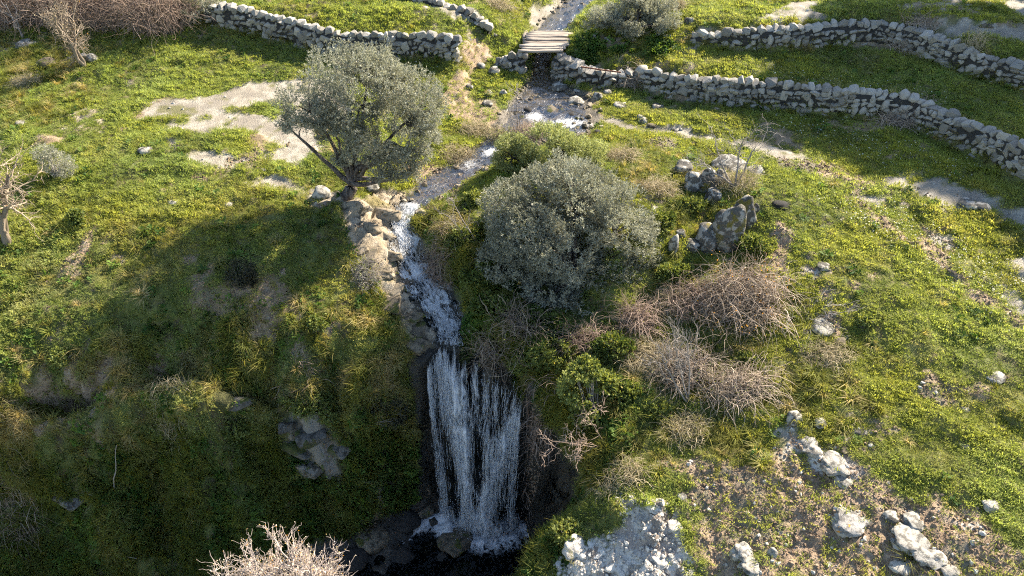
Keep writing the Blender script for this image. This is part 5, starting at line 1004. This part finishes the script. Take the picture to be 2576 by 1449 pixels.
bramble('reddish brown twigs overhanging the right bank of the chute', 1110, 680, .38, .55, .5, 420, 59, 'brown_twig', (.5, .9))
bramble('tangle of dead canes hanging over the cliff right of the fall', 1370, 1015, .5, .5, .35, 420, 60, 'brown_twig', (.6, 1.2), elev=(-.1, .9))
bramble('pink grey twiggy bush at the lower edge of the pool', 1330, 345, .6, .42, .55, 620, 61, 'bramble_twig', (.4, .8), 'twiggy_bush', .004, elev=(.9, 1.5), grav=.35, cat='bush', tb=.2)
bramble('grey green wispy bush left of the pink twiggy bush', 1265, 355, .4, .35, .4, 380, 62, 'straw', (.4, .7), 'twiggy_bush', .004, leaf='olive_leaf_green', nleaf=700, elev=(.9, 1.5), grav=.4, cat='bush')
bramble('thorny grey brush beside the dead branches of the upper rock cluster', 1850, 465, .6, .5, .4, 420, 63, 'straw', (.4, .9), 'twiggy_bush', .004, elev=(.6, 1.5), grav=.4, cat='bush')
bramble('brown grey shrub on the left rim of the chute slab', 925, 700, .34, .4, .4, 420, 64, 'grey_twig', (.4, .8), 'twiggy_bush', .004, elev=(.7, 1.5), grav=.5, cat='bush', leaf='olive_leaf_green', nleaf=300)
bramble('pale dead stems tangled on the brow above the left bank', 750, 950, .6, .3, .25, 70, 65, 'brown_twig', (.5, 1.1), 'dry_weed_tangle', .006, elev=(.2, 1.2), grav=.4, cat='dead stems', tb=.25)
bramble('bent dry grass bunch on the brow in the middle of the left slope', 640, 880, .5, .28, .22, 260, 66, 'straw', (.35, .7), 'dry_grass_mound', .004, cat='dry grass', tb=-.1)
bramble('brown thicket at the dark left edge low on the bank', 20, 1250, .8, .5, .5, 450, 67, 'bramble_twig', tb=-.2)
bramble('overgrown brambles hiding the gap in the lower wall by the bridge', 1590, 215, .5, .35, .6, 420, 68, 'bramble_twig', (.4, .9), elev=(.2, 1.2))
bramble('grey brambles sprawling over the lower wall at the right', 2260, 312, .75, .4, .6, 420, 69, 'bramble_twig', (.5, 1.0), elev=(.2, 1.2), tb=.1)
bramble('grey thorny brush on top of the upper wall at right', 2290, 95, .75, .45, .45, 420, 70, 'bramble_twig', (.4, .9), tb=.1)
bramble('dry fennel stems on the upper wall near the right edge', 2440, 130, .35, .3, .6, 160, 71, 'straw', (.5, .9), 'fennel_plant', .006, elev=(1.1, 1.5), grav=.15, cat='dead stems')
for q_, (u, v, rx, ry, h, lab) in enumerate(((40,50,1.3,1.0,1.7,'brown hedge thicket at the top left corner'),(175,45,1.2,.9,1.9,'tall brown hedge thicket left of centre of the top hedge'),(300,52,1.2,.9,1.8,'brown hedge thicket right of centre of the top hedge'),(410,62,1.1,.9,1.6,'brown hedge thicket beside the pale grey bush'))):
    bramble(lab, u, v, rx, ry, h, 1300, 80 + q_, 'brown_twig', (.7, 1.4), 'hedge_thicket', leaf='dark_leaf', nleaf=1400, cat='bush', elev=(.7, 1.5), grav=.6)
for q_, (u, v, h, lab) in enumerate(((1690,25,.5,'dry grass hump behind the far olive bush'),(1255,20,.5,'yellow grass hump at the top left of the stream'),(1560,400,.4,'straw grass hump behind the central olive bush'),(1655,480,.45,'grass hump between the central olive bush and the rocks'),(1200,330,.35,'grassy hummock by the stream right of the olive tree'),(1150,395,.3,'brown grass hummock under the right side of the olive crown'),(1120,600,.4,'overhanging dry grass hump above the chute'),(1720,1085,.3,'straw grass tussock on the lower right bank'),(1560,1205,.35,'dry straw grass tussock near the cliff edge'),(1690,760,.35,'tall pale grass between the olive bush and the bramble'),(70,215,.35,'dry grass hump in the left shade'),(430,1000,.3,'hanging dry grass on the left brow'),(2080,900,.35,'dry yellow grass below the dead branch on the meadow'))):
    bramble(lab, u, v, .55, .42, h, 520, 120 + q_, 'straw', (.35, .75), 'grass_hummock', .004, elev=(.6, 1.4), cat='dry grass')
# bare trees
def bare_tree(label, base, tops, seed, trunk_r, mat='grey_twig', lev=(6, 5), ln=(.9, .4), name='bare_tree', leaf=None, nleaf=0, cat='tree', spread=.7, lift=.35, lsize=.04):
    r = np.random.default_rng(seed); base = np.asarray(base, float); root = tag(empty(name, Vector(base)), label, cat); trunk = []; br_ = []; tips = []
    for tp in tops:
        w = wobble((0, 0, -.1), np.asarray(tp) - base, 8, trunk_r * .6, r); trunk.append((w, np.linspace(trunk_r, trunk_r * .3, 8), 7))
        for a in range(lev[0]):
            s = w[r.integers(3, 8)]; d = r.normal(0, spread, 3) + (w[-1] - w[0]) / np.linalg.norm(w[-1] - w[0]) * .6 + np.array((0, 0, lift)); d /= np.linalg.norm(d); e = s + d * ln[0] * r.uniform(.5, 1.2); w2 = wobble(s, e, 6, .04, r); br_.append((w2, np.linspace(trunk_r * .35, trunk_r * .1, 6), 4))
            for b in range(lev[1]):
                s2 = w2[r.integers(2, 6)]; d2 = d + r.normal(0, spread, 3) + np.array((0, 0, lift * .5)); d2 /= np.linalg.norm(d2); e2 = s2 + d2 * ln[1] * r.uniform(.5, 1.3); w3 = wobble(s2, e2, 5, .025, r); br_.append((w3, np.linspace(max(trunk_r * .12, .005), .003, 5), 3)); tips.append(w3[1:])
                for c in range(2):
                    s3 = w3[r.integers(1, 5)]; d3 = d2 + r.normal(0, spread, 3); d3 /= np.linalg.norm(d3); w4 = wobble(s3, s3 + d3 * ln[1] * .55, 4, .015, r); br_.append((w4, np.linspace(.0045, .0025, 4), 3)); tips.append(w4)
    nv = lambda L: sum(len(a) * c for a, b, c in L); joined_tubes('trunk', root, trunk, MAT[mat], np.clip(np.full(nv(trunk), .3), 0, 1)); joined_tubes('branches', root, br_, MAT[mat], np.clip(np.repeat(.55 + r.normal(0, .2, 1), nv(br_)), 0, 1))
    if leaf:
        TP = np.vstack(tips); C = TP[r.integers(0, len(TP), nleaf)] + r.normal(0, .012, (nleaf, 3)); Vl, Fl = leaves_np(C, r.normal(0, 1, (nleaf, 3)), lsize * r.uniform(.6, 1.4, nleaf), lsize * .35 * r.uniform(.6, 1.4, nleaf), r); obj('leaves', mesh_np('leaves', Vl, Fl, False, {'tint': np.repeat(np.stack((r.random(nleaf), r.random(nleaf) < .12, r.random(nleaf) * .3), 1), 4, axis=0)}, [MAT[leaf]]), root)
    return root
b_ = ground(212, 168); bare_tree('small leafless tree with ochre lichened twigs in the upper left', b_, [PY(160, 75, b_[1] + .2), PY(140, 60, b_[1] - .2), PY(185, 60, b_[1] + .3)], 91, .07, 'lichen_twig', (13, 7), (.7, .36), leaf='dry_leaf', nleaf=260)
b_ = ground(62, 95); bare_tree('pale bare forked sapling at the far upper left', b_, [PY(40, 35, b_[1]), PY(15, 10, b_[1] + .2)], 92, .035, 'grey_twig', (5, 2), (.6, .25))
b_ = ground(14, 612); bare_tree('bare tree at the left edge with a leaning trunk and tan twigs', b_, [PY(-30, 470, b_[1] + .1), PY(20, 440, b_[1] + .3), PY(-80, 420, b_[1])], 93, .11, 'lichen_twig', (12, 7), (.9, .45), leaf='dry_leaf', nleaf=320)
b_ = ground(1300, 345); bare_tree('slender bare sapling standing in the pool below the bridge', b_, [PY(1300, 225, b_[1]), PY(1278, 262, b_[1] - .1), PY(1318, 240, b_[1] + .1)], 94, .02, 'grey_twig', (5, 2), (.45, .2), 'bare_sapling', spread=.4)
b_ = ground(1205, 620); bare_tree('thin leaning sapling over the head of the chute', b_, [PY(1135, 500, b_[1] + .3), PY(1128, 545, b_[1] + .2)], 95, .022, 'grey_twig', (6, 3), (.5, .25), 'bare_sapling')
b_ = ground(1850, 470); bare_tree('fallen pale dead branches lying over the upper rock cluster', b_, [PY(1800, 365, b_[1] + .3), PY(1870, 350, b_[1] + .5), PY(1770, 410, b_[1] + .1), PY(1900, 370, b_[1] + .4)], 96, .035, 'grey_twig', (5, 4), (.7, .4), 'dead_branch', cat='branch')
b_ = ground(1985, 790); bare_tree('pale dead branch fallen across the grey rock on the meadow', b_, [PY(2065, 840, b_[1] - .6), PY(2040, 800, b_[1] - .2), PY(2090, 800, b_[1] - .3)], 97, .03, 'grey_twig', (5, 4), (.6, .35), 'dead_branch', cat='branch', lift=0)
b_ = ground(1735, 1010); bare_tree('bare grey sapling rising from the left lower bramble mound', b_, [PY(1700, 880, b_[1] + .2), PY(1730, 860, b_[1] + .3), PY(1665, 900, b_[1])], 98, .025, 'grey_twig', (9, 4), (.6, .3), 'bare_sapling', spread=.35)
b_ = ground(1530, 1120); bare_tree('bleached broken branches under the ivy leaved bush', b_, [PY(1450, 1110, b_[1] - .2), PY(1480, 1050, b_[1] + .2), PY(1390, 1110, b_[1] - .3)], 99, .011, 'brown_twig', (7, 4), (.5, .25), 'dead_branch', cat='branch', lift=0)
b_ = ground(285, 1232); tag(joined_tubes('dead_stalk', None, [(wobble(b_ + (0, 0, -.05), PY(293, 1120, b_[1] - .05), 8, .02, np.random.default_rng(5)), np.linspace(.02, .008, 8), 5)], MAT['grey_twig']), 'single pale dead stalk standing on the dark left bank', 'stalk')
b_ = ground(265, 1400); tag(joined_tubes('dead_stalk', None, [(wobble(PY(250, 1385, b_[1]), PY(345, 1405, b_[1] - .3), 6, .01, np.random.default_rng(6)), np.linspace(.014, .006, 6), 5)], MAT['grey_twig']), 'pale stalk lying across the bottom of the dark left bank', 'stalk')
# near tree in front of the ravine, its crown reaching into the bottom of the picture
b_ = np.array((-4.0, 7.0, float(gz(-4.0, 7.0)[0]))); tops = [PY(u, v, y) for u, v, y in ((735,1425,7.6),(650,1465,7.3),(810,1465,7.4),(570,1500,7.0),(720,1500,6.9),(850,1520,7.2),(680,1460,7.7),(780,1460,7.2),(640,1515,7.2),(760,1515,7.0))]
bare_tree('nearly leafless tree with pale tan leaf buds at the bottom edge', b_, tops, 100, .07, 'bud_twig', (28, 10), (.62, .32), leaf='dry_leaf', nleaf=13000, spread=.55, lsize=.030)
# pines beyond the right edge: their shade lies over the strip below the walls
def pine(label, x, y, h, rr_, seed):
    b = np.array((x, y, float(gz(x, y)[0]))); olive_tree(label, b, b + np.array((.3, .2, h * .72)), [(b + np.array((rr_ * .55 * math.cos(a), rr_ * .55 * math.sin(a), h * (.84 + .05 * math.sin(3 * a)))), (rr_ * .55, rr_ * .55, 1.0)) for a in np.linspace(0, 6.283, 7)[:-1]] + [(b + np.array((0, 0, h * .92)), (rr_ * .6, rr_ * .6, 1.1))], 3600, seed, 'dark_leaf', .28, per=10, L=.34, W=.03, name='pine_tree', nb=40)
PINES = [(23.2, 33.4, 10.0, 2.6), (25.2, 31.9, 10.0, 2.6), (27.2, 29.8, 10.0, 2.7), (28.8, 27.4, 10.0, 2.7)]
for q_, (x, y, h, rr_) in enumerate(PINES): pine(('umbrella pine outside the picture, farthest of the row at upper right', 'umbrella pine outside the picture, second farthest of the row at upper right', 'umbrella pine outside the picture, second nearest of the row at upper right', 'umbrella pine outside the picture, nearest of the row at upper right')[q_], x, y, h, rr_, 140 + q_)

GROUPS = {'boulder': 'boulders lying about the hillside', 'stone': 'stones by the stream and on the grass', 'limestone_hump': 'humps of the near limestone outcrop', 'bank_rock': 'rocks beside the chute and in the left bank', 'bramble_thicket': 'bramble thickets', 'grass_hummock': 'dry grass hummocks', 'undergrowth_bush': 'undergrowth around the central olive bush and rocks', 'hedge_thicket': 'hedge along the top left', 'dry_stone_wall': 'dry stone walls', 'pine_tree': 'row of pines outside the picture', 'olive_bush': 'olive bushes', 'leafy_bush': 'leafy bushes and plant clumps', 'bare_tree': 'bare trees', 'bare_sapling': 'bare saplings', 'dead_branch': 'fallen dead branches', 'twiggy_bush': 'twiggy bushes', 'dry_grass_mound': 'dry grass mounds', 'dead_stalk': 'dead stalks on the left bank'}
for o in col.objects:
    st_ = o.name.split('.')[0]
    if o.parent is None and st_ in GROUPS and 'category' in o.keys(): o['group'] = GROUPS[st_]
